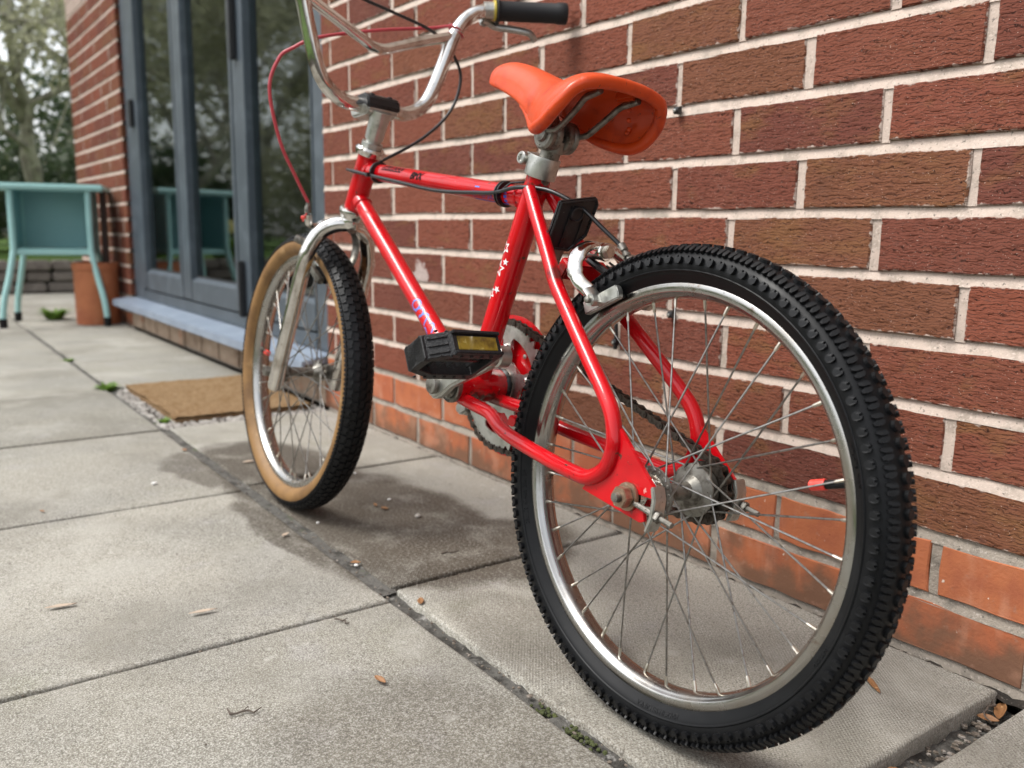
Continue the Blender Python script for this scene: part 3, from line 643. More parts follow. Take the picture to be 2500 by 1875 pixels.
# chain tensioners behind the dropouts
for s_ in (1, -1):
    y = s_*.0625
    MB().tube([(-.010, y, -.004), (-.058, y, -.0125)], .0028, 10).build('tensioner_bolt', GRIME, rw)
    cap = MB().prism([(-.0305, .0165), (-.0345, .0175), (-.0385, .006), (-.0375, -.012), (-.032, -.026), (-.028, -.026), (-.0325, -.012), (-.0335, .004)], (0, .016, 0), (0, s_*.0585-.008, 0)); cap.build('tensioner_cap', ALLOY, rw, bevel=.001)
    b = MB(); d = V((-.048, 0, -.0085)).normalized(); e1 = V((0, 1, 0)); e2 = d.cross(e1)
    b.prism([(.0058*cos(PI/3*i), .0058*sin(PI/3*i)) for i in range(6)], d*.005, V((-.0385, y, -.009)), e1, e2); b.build('tensioner_nut', GRIME, rw, smooth=False, bevel=.0006)
# valve with red cap
va = rad(164)
vd = V((cos(va), 0, sin(va)))
def pxv(k): return vd*k
MB().tube([pxv(.190), pxv(.164)], .0039, 16).build('valve_stem', RUBBER, rw)
capm = MB(); capm.tube([pxv(.171), pxv(.1695), pxv(.157), pxv(.1555)], [.0047, .0050, .0048, .0032], 24); capm.build('valve_cap', REDCAP, rw, ang=15)
# lettering on the sidewall
def side_text(txt, size, a_mid, r_base, flip, parent):
    cu = bpy.data.curves.new('t', 'FONT'); cu.body = txt; cu.size = size; cu.extrude = .0004; cu.align_x = 'CENTER'; cu.resolution_u = 3; o = bpy.data.objects.new('t', cu); COL.objects.link(o)
    me = bpy.data.meshes.new_from_object(o.evaluated_get(bpy.context.evaluated_depsgraph_get())); bpy.data.objects.remove(o); bpy.data.curves.remove(cu)
    for v in me.vertices:
        r = r_base+v.co.y*flip; a = a_mid + v.co.x*flip/r_base
        ph = math.acos(max(-1, min(1, (r-TC)/TH))); l = TW*sin(ph)
        v.co = (r*cos(a), l+.0002+v.co.z, r*sin(a))
    me.materials.append(RUBBER_W); link('sidewall_lettering', me, parent)
for (t, am, rb, fl) in [('MADE IN SRI LANKA', -98, .2096, 1), ('20x1.75  47-406  20x1 3/4', -15, .2096, 1), ('INFLATE  MAX', 160, .2096, 1), ('NYLON', 205, .2096, 1)]:
    side_text(t, .0058, rad(am), rb, fl, rw)
# front wheel
FA = V((.882, 0, 0)); fwh = empty('front_wheel', (FA.x, FA.y, FA.z+RT), parent=bike); fwh.rotation_euler = (0, 0, rad(-1.2))
SEC[:] = [.0252, .0200, .2212]; FW_, FH_, FC_ = SEC
sweep([(FW_*sin(rad(a)), FC_+FH_*cos(rad(a))) for a in range(-72, 73, 6)], 144, RUBBER, 'tyre', fwh)
for s_ in (1, -1): sweep([(s_*.0125, .2035)] + [(s_*FW_*sin(rad(a)), FC_+FH_*cos(rad(a))) for a in range(130, 71, -6)] + [(s_*FW_*sin(rad(71)), FC_+FH_*cos(rad(71)))], 144, TAN, 'tan_sidewall', fwh)
tr = MB(); NP = 98
for i in range(NP):
    th = 2*PI*i/NP; q = 2*PI/NP
    for (ph, zz) in [(-66, .0), (-44, .20), (-22, .48), (0, .20), (22, .48), (44, .20), (66, .0)]:
        if abs(ph) > 60:
            for o_ in (-.25, .25): knob(tr, th+(zz+o_)*q, rad(ph), [(-2.7, -2.6), (2.7, -2.6), (2.7, 2.6), (-2.7, 2.6)], .0022, .9)
        else: knob(tr, th+zz*q, rad(ph), [(-6.9, -4.2), (-2.2, -4.2), (-1.2, -2.6), (5.4, -2.6), (5.4, 4.2), (1.8, 4.2), (.8, 2.6), (-6.9, 2.6)], .0026, .93)
tag(tr.build('tread_blocks', RUBBER, fwh, smooth=False, merge=False), kind='stuff')
sweep(RIMP, 144, RIM, 'rim', fwh, closed=True)
hub(fwh, .032, .0175, .0085, GRIME, GRIME); spokes(fwh, 0, .032, .0165, rot=rad(6))
MB().lathe([(.0045, -.068), (.0045, .068)], (0, 0, 0), (0, 1, 0), 14).build('axle', GRIME, fwh)
for s_ in (1, -1): hexnut((0, s_*.0585, 0), .0098, .009, s_, GRIME, fwh)
fa = rad(5); vd = V((cos(fa), 0, sin(fa)))
MB().tube([vd*.190, vd*.170], .0039, 14).build('valve_stem', RUBBER, fwh)
MB().tube([vd*.173, vd*.1715, vd*.159, vd*.1575], [.0047, .005, .0048, .0032], 18).build('valve_cap', REDCAP, fwh)

# --- fork, headset, stem, bars
fork = sub('fork')
for s_ in (1, -1):
    pts = [V((.733, s_*.006, .2590)), V((.742, s_*.022, .2560)), V((.755, s_*.040, .2430)), V((.765, s_*.0520, .2170)), V((.774, s_*.0565, .1890)), V((.8117, s_*.0565, .0930)), V((.8500, s_*.0565, -.003)), V((.8590, s_*.0565, -.026))]
    P = cr(pts, 5); bpart(MB().tube(P, [.0125]*(len(P)-3)+[.0122, .0118, .0112], 22), 'fork_leg', CHROME, fork)
    bpart(MB().prism([(.850, .020), (.862, .016), (.888, .012), (.893, 0), (.888, -.010), (.870, -.016), (.855, -.022), (.845, -.012)], (0, .004, 0), (0, s_*.0515-.002, 0)), 'fork_end', GRIME, fork, bevel=.0006)
cr_o = HBm-AX*.026
bpart(MB().lathe([(.016, -.004), (.0178, 0), (.0178, .010), (.0165, .012)], cr_o, AX, 28), 'fork_crown', CHROME, fork)
bpart(MB().lathe([(.0155, -.016), (.0195, -.0155), (.0205, -.012), (.0225, -.009), (.0235, -.004), (.0220, 0), (.0175, .001)], HBm, AX, 36), 'lower_headset_cup', CHROME, fork)
bpart(MB().lathe([(.0175, -.001), (.0215, 0), (.0235, .005), (.0238, .008), (.0215, .0095), (.0195, .012), (.0160, .0125)], HT, AX, 36), 'upper_headset_cup', CHROME, fork)
e1 = V((0, 1, 0)); e2 = AX.cross(e1)
bpart(MB().prism([(.0172*cos(PI/4*i), .0172*sin(PI/4*i)) for i in range(8)], AX*.0075, HT+AX*.0125, e1, e2), 'headset_locknut', ALLOY, fork, smooth=False, bevel=.0008)
ctl = sub('handlebar_assembly')
QT = HT+AX*.066
bpart(MB().lathe([(.0112, 0), (.0112, .004), (.0130, .0045), (.0142, .006), (.0148, .030), (.0160, .044), (.0165, .050), (.012, .0515)], HT+AX*.0195, AX, 28), 'stem_quill', ALLOY, ctl)
BC = V((.6840, 0, .4365))
bpart(MB().prism([(.7065, .4195), (.713, .4300), (.7065, .4380), (.662, .4420), (.6530, .4360), (.6520, .4260), (.664, .4215)], (0, .052, 0), (0, -.026, 0)), 'stem_clamp', ALLOY, ctl, bevel=.003, seg=3)
bpart(MB().prism([(.7090, .4400), (.7010, .4505), (.6680, .4540), (.6530, .4490), (.6490, .4340), (.6540, .4300), (.664, .4350), (.705, .4375)], (0, .056, 0), (0, -.028, 0)), 'stem_cap', BLACK, ctl, bevel=.0025, seg=3)
for (s, l) in [(.664, .015), (.664, -.015), (.699, .015), (.699, -.015)]:
    bpart(MB().lathe([(.0042, 0), (.0044, .003), (.0030, .0042), (.0024, .003)], (s, l, .4500), (0, 0, 1), 14), 'clamp_bolt', BLACK, ctl)
half = [(.6825, 0, .4370), (.6822, .030, .4368), (.6820, .055, .4385), (.6819, .0800, .4520), (.6817, .0975, .4755), (.6812, .1150, .5240), (.6806, .1310, .5740), (.6800, .1440, .5985), (.6775, .1600, .6155), (.6735, .1760, .6245), (.6650, .1980, .6300), (.6120, .2990, .6415)]
pts = [V((s, -l, t)) for (s, l, t) in reversed(half)] + [V((s, l, t)) for (s, l, t) in half[1:]]
pts[10:13] = [pts[10], pts[11], pts[12]]
bpart(MB().tube(cr(pts, 6), .0111, 22), 'handlebar', CHROME, ctl)
cb = [(.6806, -.1270, .5735), (.681, -.0700, .5520), (.6811, -.030, .5350), (.6812, -.008, .5265), (.6812, .012, .5265), (.6811, .034, .5350), (.681, .0700, .5490), (.6806, .1240, .5705)]
bpart(MB().tube(cr(cb, 5), .0082, 18), 'crossbar', CHROME, ctl)
for s_ in (1, -1):
    a = V((.6650, s_*.1985, .6300)); b = V((.6120, s_*.2995, .6415)); d = (b-a).normalized(); ln = (b-a).length
    prof = [(.0112, 0), (.0225, .0005), (.0228, .002), (.0220, .0035), (.0165, .0045), (.0158, .010), (.0160, ln-.014), (.0172, ln-.012), (.0174, ln+.001), (.0160, ln+.0035), (.006, ln+.004)]
    bpart(MB().lathe(prof, a, d, 30), 'grip', GRIP, ctl)
    bpart(MB().lathe([(.0112, 0), (.0138, .0002), (.0138, .016), (.0112, .0162)], a-d*.0205, d, 28), 'lever_clamp', ALLOY, ctl)
    bpart(MB().lathe([(.0112, 0), (.0158, .0004), (.0162, .0015), (.0158, .0042), (.0112, .0045)], a-d*.0050, d, 28), 'washer_ring', YELLOW, ctl)
    q = V((0, 0, -1)); fwd = V((.6, 0, -.8)).normalized()
    bpart(MB().box(a-d*.012+fwd*.017, (.014, .016, .016), Matrix.Rotation(.5, 3, 'Y')), 'lever_bracket', ALLOY, ctl, bevel=.002)
    bpart(MB().lathe([(.0035, 0), (.0035, .018)], a-d*.012+fwd*.018-V((0, 0, .009)), V((0, 0, 1)), 12), 'lever_pivot', GRIME, ctl)
    lv = [a-d*.006+fwd*.020, a+d*.012+fwd*.028, a+d*.040+fwd*.031, a+d*.070+fwd*.036, a+d*.082+fwd*.044, a+d*.088+fwd*.050]
    bpart(MB().tube(cr(lv, 4), .0042, 12, sq=1.5), 'brake_lever', ALLOY, ctl)

# --- seat post, clamp, saddle
seat = sub('seat_assembly')
bpart(MB().tube([ST-st_d*.05, V((.2330, 0, .3630))], .0118, 24), 'seat_post', GRIME, seat)
bpart(MB().lathe([(.0152, -.013), (.0186, -.0128), (.0190, -.011), (.0190, .0100), (.0186, .0115), (.0125, .0118)], ST-st_d*.0015, st_d, 36), 'seat_collar', ALLOY, seat)
cf = V((1, 0, .32)).normalized()
bpart(MB().box(ST+cf*.022+st_d*.0005, (.020, .0165, .0155), Matrix.Rotation(rad(-18), 3, 'Y')), 'collar_lug', ALLOY, seat, bevel=.003)
bpart(MB().lathe([(.0076, 0), (.0080, .001), (.0078, .0055), (.0066, .007), (.0044, .007), (.0040, .0045), (.001, .0045)], ST+cf*.0265+V((0, .008, 0)), (0, 1, 0), 20), 'collar_bolt', ALLOY, seat)
SC = V((.2335, 0, .3610))
b = MB()
for s_ in (1, -1):
    b.lathe([(.006, .003), (.0145, .0032), (.0180, .005), (.0186, .010), (.0172, .013), (.0182, .0145), (.0182, .019), (.0155, .0215), (.0100, .0220), (.0088, .0255), (.004, .0257)], SC, (0, s_, 0), 30)
b.build('saddle_clamp', GRIME, seat)
MB().lathe([(.0125, -.014), (.0128, .0), (.010, .002)], SC-V((0, 0, .004)), st_d, 24).build('post_neck', GRIME, seat)
stn = [(.3560, .005, .4455, .4400), (.3535, .014, .4490, .4330), (.3450, .0195, .4530, .4265), (.322, .0230, .4530, .4180), (.29, .0250, .4440, .4040), (.262, .0300, .4330, .3880), (.240, .0380, .4240, .3730), (.220, .0490, .4175, .3620), (.200, .0610, .4145, .3555), (.184, .0690, .4145, .3540), (.1690, .0730, .4155, .3580), (.1560, .0735, .4160, .3670), (.1450, .0715, .4145, .3770), (.1360, .0650, .4105, .3895), (.1295, .0550, .4040, .3965)]
ncs = 26; vs = []; fs = []
SN = []
for i in range(len(stn)-1):           # densify
    for j in range(3):
        t = j/3; p0 = stn[max(i-1, 0)]; p1 = stn[i]; p2 = stn[i+1]; p3 = stn[min(i+2, len(stn)-1)]
        SN.append(tuple(.5*((2*p1[c])+(p2[c]-p0[c])*t+(2*p0[c]-5*p1[c]+4*p2[c]-p3[c])*t*t+(3*p1[c]-p0[c]-3*p2[c]+p3[c])*t**3) for c in range(4)))
SN.append(stn[-1])
for (s, w, ct, bt) in SN:
    for j in range(ncs+1):
        a = -1+2*j/ncs; q = abs(a)
        # crown is padded and rounded, then a creased drop into the skirt
        x = w*math.copysign(sin(q*PI/2)**.95, a)
        hgt = bt+(ct-bt)*max(0, cos(q*PI/2))**.82
        tilt = 0
        vs.append((s, x, hgt))
m_ = ncs+1
for i in range(len(SN)-1):
    for j in range(ncs): fs.append((i*m_+j, i*m_+j+1, (i+1)*m_+j+1, (i+1)*m_+j))
fs.append(tuple(range(m_))) 
sd_me = MB().add(vs, fs).mesh('saddle_shell', ORANGE, ang=60)
shell = link('saddle_shell', sd_me, seat)
so_ = shell.modifiers.new('th', 'SOLIDIFY'); so_.thickness = .0055; so_.offset = 0
bv = shell.modifiers.new('bv', 'SUBSURF'); bv.levels = 1; bv.render_levels = 2
rim_pts = [V((SN[i][0], SN[i][1]*.985, SN[i][3]+.001)) for i in range(14, len(SN))]
rear = rim_pts + [V((.1265, .034, .4020)), V((.1255, 0, .4040))]
rear = rear + [V((p.x, -p.y, p.z)) for p in reversed(rear[:-1])]
RP = cr(rear, 2); nR = len(RP)
MB().tube(RP, [.0026+.0046*min(1, min(i_, nR-1-i_)/26) for i_ in range(nR)], 14).build('rear_lip', ORANGE, seat)
for s_ in (1, -1):
    rl = [V((.3220, s_*.005, .4360)), V((.295, s_*.009, .4230)), V((.268, s_*.015, .3980)), V((.250, s_*.020, .3720)), V((.240, s_*.0215, .3645)), V((.215, s_*.0215, .3630)), V((.203, s_*.0220, .3655)), V((.178, s_*.024, .3800)), V((.162, s_*.026, .3905)), V((.150, s_*.027, .3930)), V((.1350, s_*.028, .3955))]
    MB().tube(cr(rl, 5), .0036, 12).build('saddle_rail', GRIME, seat)
    MB().box((.150, s_*.028, .4020), (.030, .020, .012)).build('rail_socket', ORANGE, seat, bevel=.003)
for (s, l) in [(.152, .05), (.160, .058), (.150, -.045), (.158, -.055), (.165, -.064), (.170, -.067)]:
    MB().ball((s+.012, l*.9, .392-.9*abs(abs(l)-.045)), .0030, 8).build('saddle_rivet', ORANGE, seat)

# --- cranks, chainring, pedals, chain
drv = sub('drivetrain')
CE = V((.2260, .0, .1055)); cd = (CE-BB).normalized(); cl = (CE-BB).length; cn = V((-cd.z, 0, cd.x))
def crank(s_, y0):
    d = cd*s_; n = cn; o = BB+V((0, y0, 0))
    poly = [(-.017, -.011), (-.019, 0), (-.017, .011), (-.008, .0165), (.008, .0160), (.030, .0105), (cl-.018, .0088), (cl, .0110), (cl+.009, .006), (cl+.011, 0), (cl+.009, -.006), (cl, -.0110), (cl-.018, -.0088), (.030, -.0105), (.008, -.0160), (-.008, -.0165)]
    return MB().prism(poly, (0, .0125, 0), o-V((0, .00625, 0)), d, n)
bpart(crank(1, .0570), 'crank_arm', ALLOY, drv, bevel=.0028, seg=3)
bpart(crank(-1, -.0660), 'crank_arm', ALLOY, drv, bevel=.0028, seg=3)
bpart(MB().lathe([(.0125, 0), (.0125, .014), (.010, .016), (.0095, .020), (.004, .0205)], CE+V((0, .049, 0)), (0, 1, 0), 24), 'crank_eye', ALLOY, drv)
bpart(MB().lathe([(.0105, 0), (.0115, .008), (.0105, .010), (.0085, .0105)], BB+V((0, .060, 0)), (0, 1, 0), 24), 'crank_boss_bolt', GRIME, drv)
# chainring: toothed ring with slots and an outer guard disc
YC = -.0440
def ringplate(rin, rout, y, th, n=80, tooth=0, nt=42):
    b = MB(); vs = []; fs = []; N_ = nt*4 if tooth else n
    for i in range(N_):
        t = 2*PI*i/N_; ro = rout+(tooth if (tooth and i % 4 in (1, 2)) else 0)
        vs += [(rin*cos(t), y, rin*sin(t)), (ro*cos(t), y, ro*sin(t)), (ro*cos(t), y+th, ro*sin(t)), (rin*cos(t), y+th, rin*sin(t))]
    for i in range(N_):
        j = (i+1) % N_
        for a in range(4): fs.append((i*4+a, i*4+(a+1) % 4, j*4+(a+1) % 4, j*4+a))
    b.add([V(v)+BB for v in vs], fs); return b
bpart(ringplate(.0655, .0800, YC, .0022, tooth=.0052), 'chainring', ALLOY, drv, ang=25)
bpart(ringplate(.024, .036, YC-.0004, .0028), 'chainring', ALLOY, drv)
for k in range(5):
    a = 2*PI*k/5+.35; d = V((cos(a), 0, sin(a))); n = V((-sin(a), 0, cos(a)))
    bpart(MB().prism([(.034, -.011), (.046, -.0075), (.060, -.009), (.0665, -.016), (.0675, .016), (.060, .009), (.046, .0075), (.034, .011)], (0, .0020, 0), BB+V((0, YC+.0001, 0)), d, n), 'chainring_arm', ALLOY, drv, bevel=.0004)
    bpart(MB().ball(BB+d*.052+V((0, YC+.003, 0)), .0042, 10, (1, .8, 1)), 'ring_bolt', CHROME, drv)
    a += PI/5; bpart(MB().ball(BB+V((cos(a)*.0540, YC-.0045, sin(a)*.0540)), .0032, 8, (1, .5, 1)), 'guard_screw', ALLOY, drv)
bpart(ringplate(.030, .0935, YC-.0100, .0022, 96), 'chain_guard_disc', RED, drv)
bpart(MB().lathe([(.0935, 0), (.0945, -.001), (.0945, .005), (.0930, .006)], BB+V((0, YC-.0100, 0)), (0, 1, 0), 96), 'guard_rim', RED, drv) if 0 else None
# chain path: open loop round ring (r .0845) and cog (r .0325)
rA, rB = .0848, .0325; D = BB-V((0, 0, 0)); dist = math.hypot(BB.x, BB.z); base_a = math.atan2(BB.z, BB.x); off = math.asin((rA-rB)/dist)
path = []
aU = base_a+PI/2+off; aL = base_a-PI/2-off
n = 60
path += [V((rB*cos(t), 0, rB*sin(t))) for t in [aU+(2*PI-(aU-aL))*i/16 for i in range(17)]]           # round the cog, rear side
path += [V((BB.x+rA*cos(t), 0, BB.z+rA*sin(t))) for t in [aL+(aU-aL)*i/40 for i in range(41)]]
path.append(path[0].copy())
cum = [0]
for a, b in zip(path[:-1], path[1:]): cum.append(cum[-1]+(b-a).length)
NL = int(round(cum[-1]/.0127/2)*2); pitch = cum[-1]/NL
def at(s):
    s %= cum[-1]
    for i in range(len(cum)-1):
        if cum[i+1] >= s: return path[i].lerp(path[i+1], (s-cum[i])/(cum[i+1]-cum[i]+1e-12))
def link_mesh(outer):
    b = MB(); prof = []
    for cx, sgn in ((pitch/2, 1), (-pitch/2, -1)):
        for j in range(7):
            t = -PI/2+PI*j/6; prof.append((cx+sgn*.0043*cos(t), .0043*sin(t)*sgn))
    prof.insert(7, (0, .0027)); prof.append((0, -.0027))
    w = .0042 if outer else .0029
    for s_ in (1, -1): b.prism(prof, (0, s_*.0011, 0), (0, s_*w, 0))
    for cx in (pitch/2, -pitch/2):
        if outer: b.lathe([(.0018, -.0060), (.0018, .0060)], (cx, 0, 0), (0, 1, 0), 8)
        else: b.lathe([(.0037, -.0030), (.0037, .0030)], (cx, 0, 0), (0, 1, 0), 10)
    return b.mesh('chain_link', CHAIN, ang=30)
lms = (link_mesh(False), link_mesh(True))
chain = sub('chain')
for i in range(NL):
    p, q = at(i*pitch), at((i+1)*pitch); c = (p+q)/2; d = q-p
    o = link('chain_link', lms[i % 2], chain, (c.x, YC-.0010, c.z)); o.rotation_euler = (0, -math.atan2(d.z, d.x), 0)
cog = MB(); vs = []; fs = []
bpart(MB().lathe([(.012, -.0012), (.029, -.0012), (.029, .0012), (.012, .0012)], (0, YC-.001, 0), (0, 1, 0), 32), 'rear_cog', CHAIN, drv)
bpart(MB().lathe([(.0235, .004), (.0240, .012), (.0200, .013), (.017, .014)], (0, YC-.002, 0), (0, 1, 0), 30), 'freewheel_body', GRIME, drv)
bpart(MB().lathe([(.0200, -.010), (.0215, -.004), (.0215, -.002), (.010, -.0015)], (0, YC-.001, 0), (0, 1, 0), 30), 'freewheel_body', GRIME, drv)
def pedal(c, y0, y1, tilt, nm):
    root = empty(nm, (c.x, c.y, c.z+RT), parent=bike); R_ = Matrix.Rotation(tilt, 3, 'Y'); ym = (y0+y1)/2; sg = 1 if y1 > y0 else -1
    y0, y1 = min(y0, y1), max(y0, y1)
    oe = y1 if sg > 0 else y0; ie = y0 if sg > 0 else y1
    # two long side rails (front and rear), chamfered outer corners, outer end plate with serrated top and bottom
    hs, hh = .0325, .0138
    def P_(s, y, t): return R_ @ V((s, y, t))
    b = MB()
    def rail(pts, hh_, th):
        vs = []; fs = []; n = len(pts)
        for (s, y, ns, ny) in pts:
            for (k, z) in ((0, -hh_), (0, hh_), (1, hh_), (1, -hh_)): vs.append(P_(s-ns*th*k, y-ny*th*k, z))
        for i in range(n-1):
            for a in range(4): fs.append((i*4+a, i*4+(a+1) % 4, (i+1)*4+(a+1) % 4, (i+1)*4+a))
        fs += [(0, 1, 2, 3), tuple((n-1)*4+a for a in (3, 2, 1, 0))]
        b.add(vs, fs)
    # closed ring in plan (chamfered outer corners), sunk windows for reflectors, ribs across the middle
    out = [(-hs, ie), (-hs, oe-sg*.030), (-(hs-.016), oe), (hs-.016, oe), (hs, oe-sg*.030), (hs, ie)]
    inn = [(-(hs-.010), ie+sg*.006), (-(hs-.010), oe-sg*.032), (-(hs-.021), oe-sg*.010), (hs-.021, oe-sg*.010), (hs-.010, oe-sg*.032), (hs-.010, ie+sg*.006)]
    vs = []; fs = []
    for (P0, P1) in zip(out, inn):
        for (q_, z_) in ((P0, -hh), (P0, hh), (P1, hh), (P1, -hh)): vs.append(P_(q_[0], q_[1], z_))
    for i_ in range(6):
        j_ = (i_+1) % 6
        for a_ in range(4): fs.append((i_*4+a_, i_*4+(a_+1) % 4, j_*4+(a_+1) % 4, j_*4+a_))
    b.add(vs, fs)
    for s_ in (1, -1):
        cc = V((s_*(hs-.0085), oe-sg*.0155, 0)); rz = Matrix.Rotation(s_*sg*rad(28), 3, 'Z')
        for z in (-.0085, 0, .0085): b.box(P_(*(cc+V((s_*.0002, 0, z)))), (.004, .022, .003), R_ @ rz)
    ep = []
    for i in range(9): ep.append((-.0185+.037*i/8, hh+(.0012 if i % 2 else -.0012)-(.0025 if 2 < i < 6 else 0)))
    for i in range(9): ep.append((.0185-.037*i/8, -hh-(.0012 if i % 2 else -.0012)+(.0025 if 2 < i < 6 else 0)))
    b.prism(ep, R_ @ V((0, -sg*.008, 0)), P_(0, oe, 0), R_ @ V((1, 0, 0)), R_ @ V((0, 0, 1)))
    for i in range(6):
        yy = ie+(oe-ie)*(i+1)/7
        b.box(P_(0, yy, 0), (2*hs-.026, .0022, 2*hh-.014), R_)
        for s_ in (1, -1):
            for z in (1, -1): b.box(P_(s_*(hs-.004), yy, z*(hh+.0005)), (.0035, .0035, .002), R_)
    b.build('pedal_body', PEDAL_B, root, smooth=False, bevel=.0007, seg=1)
    MB().lathe([(.0075, 0), (.0075, abs(oe-ie)-.01)], P_(0, ie, 0), V((0, sg, 0)), 16).build('pedal_barrel', BLACK, root)
    MB().lathe([(.0110, 0), (.0115, .001), (.0105, .008), (.0075, .0125), (.006, .020)], V((0, ie-sg*.014, 0)), V((0, sg, 0)), 20).build('pedal_spindle', ALLOY, root)
    for s_ in (1, -1):
        MB().box(P_(s_*(hs-.0010), (ie+oe)/2-sg*.0150, 0), (.004, abs(oe-ie)-.040, 2*hh-.0118), R_).build('reflector', REFLECT, root, bevel=.0006)
        for z in (hh-.0022, -hh+.0022): MB().box(P_(s_*(hs+.0015), (ie+oe)/2-sg*.014, z), (.006, abs(oe-ie)-.030, .0040), R_).build('reflector_frame', PEDAL_B, root, bevel=.0008)
    return root
pedal(V((.2270, 0, .1050)), .0790, .1700, rad(30), 'left_pedal')
pedal(BB*2-CE, -.0860, -.1760, rad(-10), 'right_pedal')

# --- brakes
rb = sub('rear_brake'); bc = V((.1490, 0, .2290)); bd = V((-.82, 0, -.05)).normalized(); ud = V((-.25, 0, .97)).normalized()
def arm(pts, w, th, m, name, parent, yoff=0):
    """flat curved bar: centreline pts, width w in the plane, thickness th"""
    P = cr(pts, 6); return MB().tube(P, w/2, 12, sq=th/w).build(name, m, parent, (0, 0, 0))
for s_ in (1, -1):
    pl = [V((.146, -s_*.004, .236)), V((.143, s_*.014, .2365)), V((.140, s_*.030, .2290)), V((.1350, s_*.0395, .2130)), V((.1250, s_*.0410, .1985)), V((.1120, s_*.0370, .1885))]
    MB().tube(cr(pl, 6), [.0110]*10+[.0105]*6+[.0092]*6+[.0078]*9, 14, sq=.5).build('brake_arm', CHROME, rb)
    e = [V((.1120, s_*.0370, .1905)), V((.1050, s_*.0350, .1830)), V((.1000, s_*.0345, .1760))]
    MB().tube(cr(e, 4), .0098, 14, sq=.42).build('arm_eye', ALLOY, rb)
    # pad holder and rubber
    d = V((-.0470, 0, .0215)).normalized(); nrm = V((-d.z, 0, d.x))
    c = V((.1010, s_*.0225, .1805))
    MB().prism([(-.026, -.0072), (.025, -.0072), (.027, 0), (.025, .0072), (-.026, .0072)], (0, s_*.0085, 0), c+V((0, -s_*.001, 0)), d, nrm).build('pad_holder', ALLOY, rb, bevel=.0012)
    MB().prism([(-.023, -.0050), (.022, -.0050), (.022, .0050), (-.023, .0050)], (0, s_*.0075, 0), c+V((0, -s_*.0082, 0)), d, nrm).build('brake_pad', RUBBER, rb, bevel=.001)
    bb_ = MB().prism([(.0070*cos(PI/3*i), .0070*sin(PI/3*i)) for i in range(6)], (0, s_*.008, 0), V((.1015, s_*.0365, .1795)), (1, 0, 0), (0, 0, 1)); bb_.build('pad_nut', ALLOY, rb, smooth=False, bevel=.0008)
    MB().lathe([(.0035, 0), (.0035, .012), (.0015, .013)], V((.1015, s_*.0365, .1795)), (0, s_, 0), 12).build('pad_stud', GRIME, rb)
MB().lathe([(.0055, -.020), (.0055, .020)], bc+V((.004, 0, 0)), V((1, 0, .05)), 14).build('pivot_bolt', GRIME, rb)
hx = V((-1, 0, .12)).normalized(); e1 = V((0, 1, 0)); e2 = hx.cross(e1)
MB().lathe([(.0095, 0), (.0100, .002), (.0090, .0035), (.004, .0036)], V((.1350, 0, .2310)), hx, 24).build('pivot_washer', CHROME, rb)
MB().prism([(.0075*cos(PI/3*i), .0075*sin(PI/3*i)) for i in range(6)], hx*.0075, V((.1315, 0, .2312)), e1, e2).build('pivot_nut', NIPPLE, rb, smooth=False, bevel=.001)
ca = [V((.1420, .010, .2330)), V((.139, -.012, .2345)), V((.1370, -.030, .2270)), V((.135, -.046, .2180)), V((.134, -.056, .2120))]
MB().tube(cr(ca, 5), .0085, 12, sq=.55).build('cable_arm', CHROME, rb)
sp_ = [V((.148, -.022, .222)), V((.140, -.034, .212)), V((.132, -.042, .198)), V((.120, -.043, .190))]
for k_ in (0, .004): MB().tube(cr([p+V((0, k_, -k_)) for p in sp_], 5), .0014, 8).build('return_spring', GRIME, rb)
MB().tube([V((.150, .006, .222)), V((.118, .004, .2070))], .0042, 10).build('brake_stub', BLACK, rb)
# rear cable, adjuster, ties
cab = sub('brake_cables')
adj0 = V((.1385, -.030, .2400)); adj1 = V((.1275, -.030, .2280))
MB().lathe([(.0030, -.004), (.0048, -.003), (.0050, .006), (.0038, .007), (.0036, .010), (.0050, .011), (.0050, .0145), (.0032, .016), (.0030, .022), (.001, .0225)], adj0, (adj1-adj0), 16).build('cable_adjuster', GRIME, cab)
MB().tube([adj1, adj1+(adj1-adj0)*1.4], .0007, 6).build('inner_wire', ALLOY, cab)
MB().lathe([(.003, -.006), (.0065, -.005), (.0065, .004), (.003, .005)], V((.1280, -.034, .2260)), (.3, 1, 0), 14).build('cable_anchor', ALLOY, cab)
rc = [V((.700, .0210, .3395)), V((.640, .0185, .3300)), V((.560, .0165, .3180)), V((.460, .0162, .3035)), V((.370, .0162, .2985)), V((.320, .0165, .2975)), V((.275, .0175, .3020)), V((.2336, .0040, .2990)), V((.1918, -.010, .2814)), V((.1623, -.020, .2591)), V((.1385, -.030, .2400))]
MB().tube(cr(rc, 8), .0026, 12).build('cable_housing', CABLE, cab)
lead = [V((.700, .0210, .3395)), V((.722, .019, .343))]
MB().tube(lead, [.0026, .0018], 10).build('cable_housing', CABLE, cab)
# black housing loop from the right lever, round to the head tube
bl = [V((.690, .150, .625)), V((.697, .080, .606)), V((.70, .022, .596)), V((.70, -.030, .590)), V((.70, -.105, .5785)), V((.70, -.146, .552)), V((.70, -.164, .5165)), V((.70, -.149, .463)), V((.70, -.102, .4115)), V((.70, -.030, .363)), V((.700, .010, .342))]
MB().tube(cr(bl, 8), .0026, 12).build('cable_housing', CABLE, cab)
rd = [V((.690, -.165, .610)), V((.715, -.122, .593)), V((.722, -.018, .564)), V((.728, .078, .531)), V((.742, .113, .509)), V((.752, .129, .492)), V((.760, .1376, .446)), V((.762, .115, .373)), V((.764, .084, .322)), V((.766, .060, .2865))]
MB().tube(cr(rd, 8), .0026, 12).build('cable_housing', CABLE_R, cab)
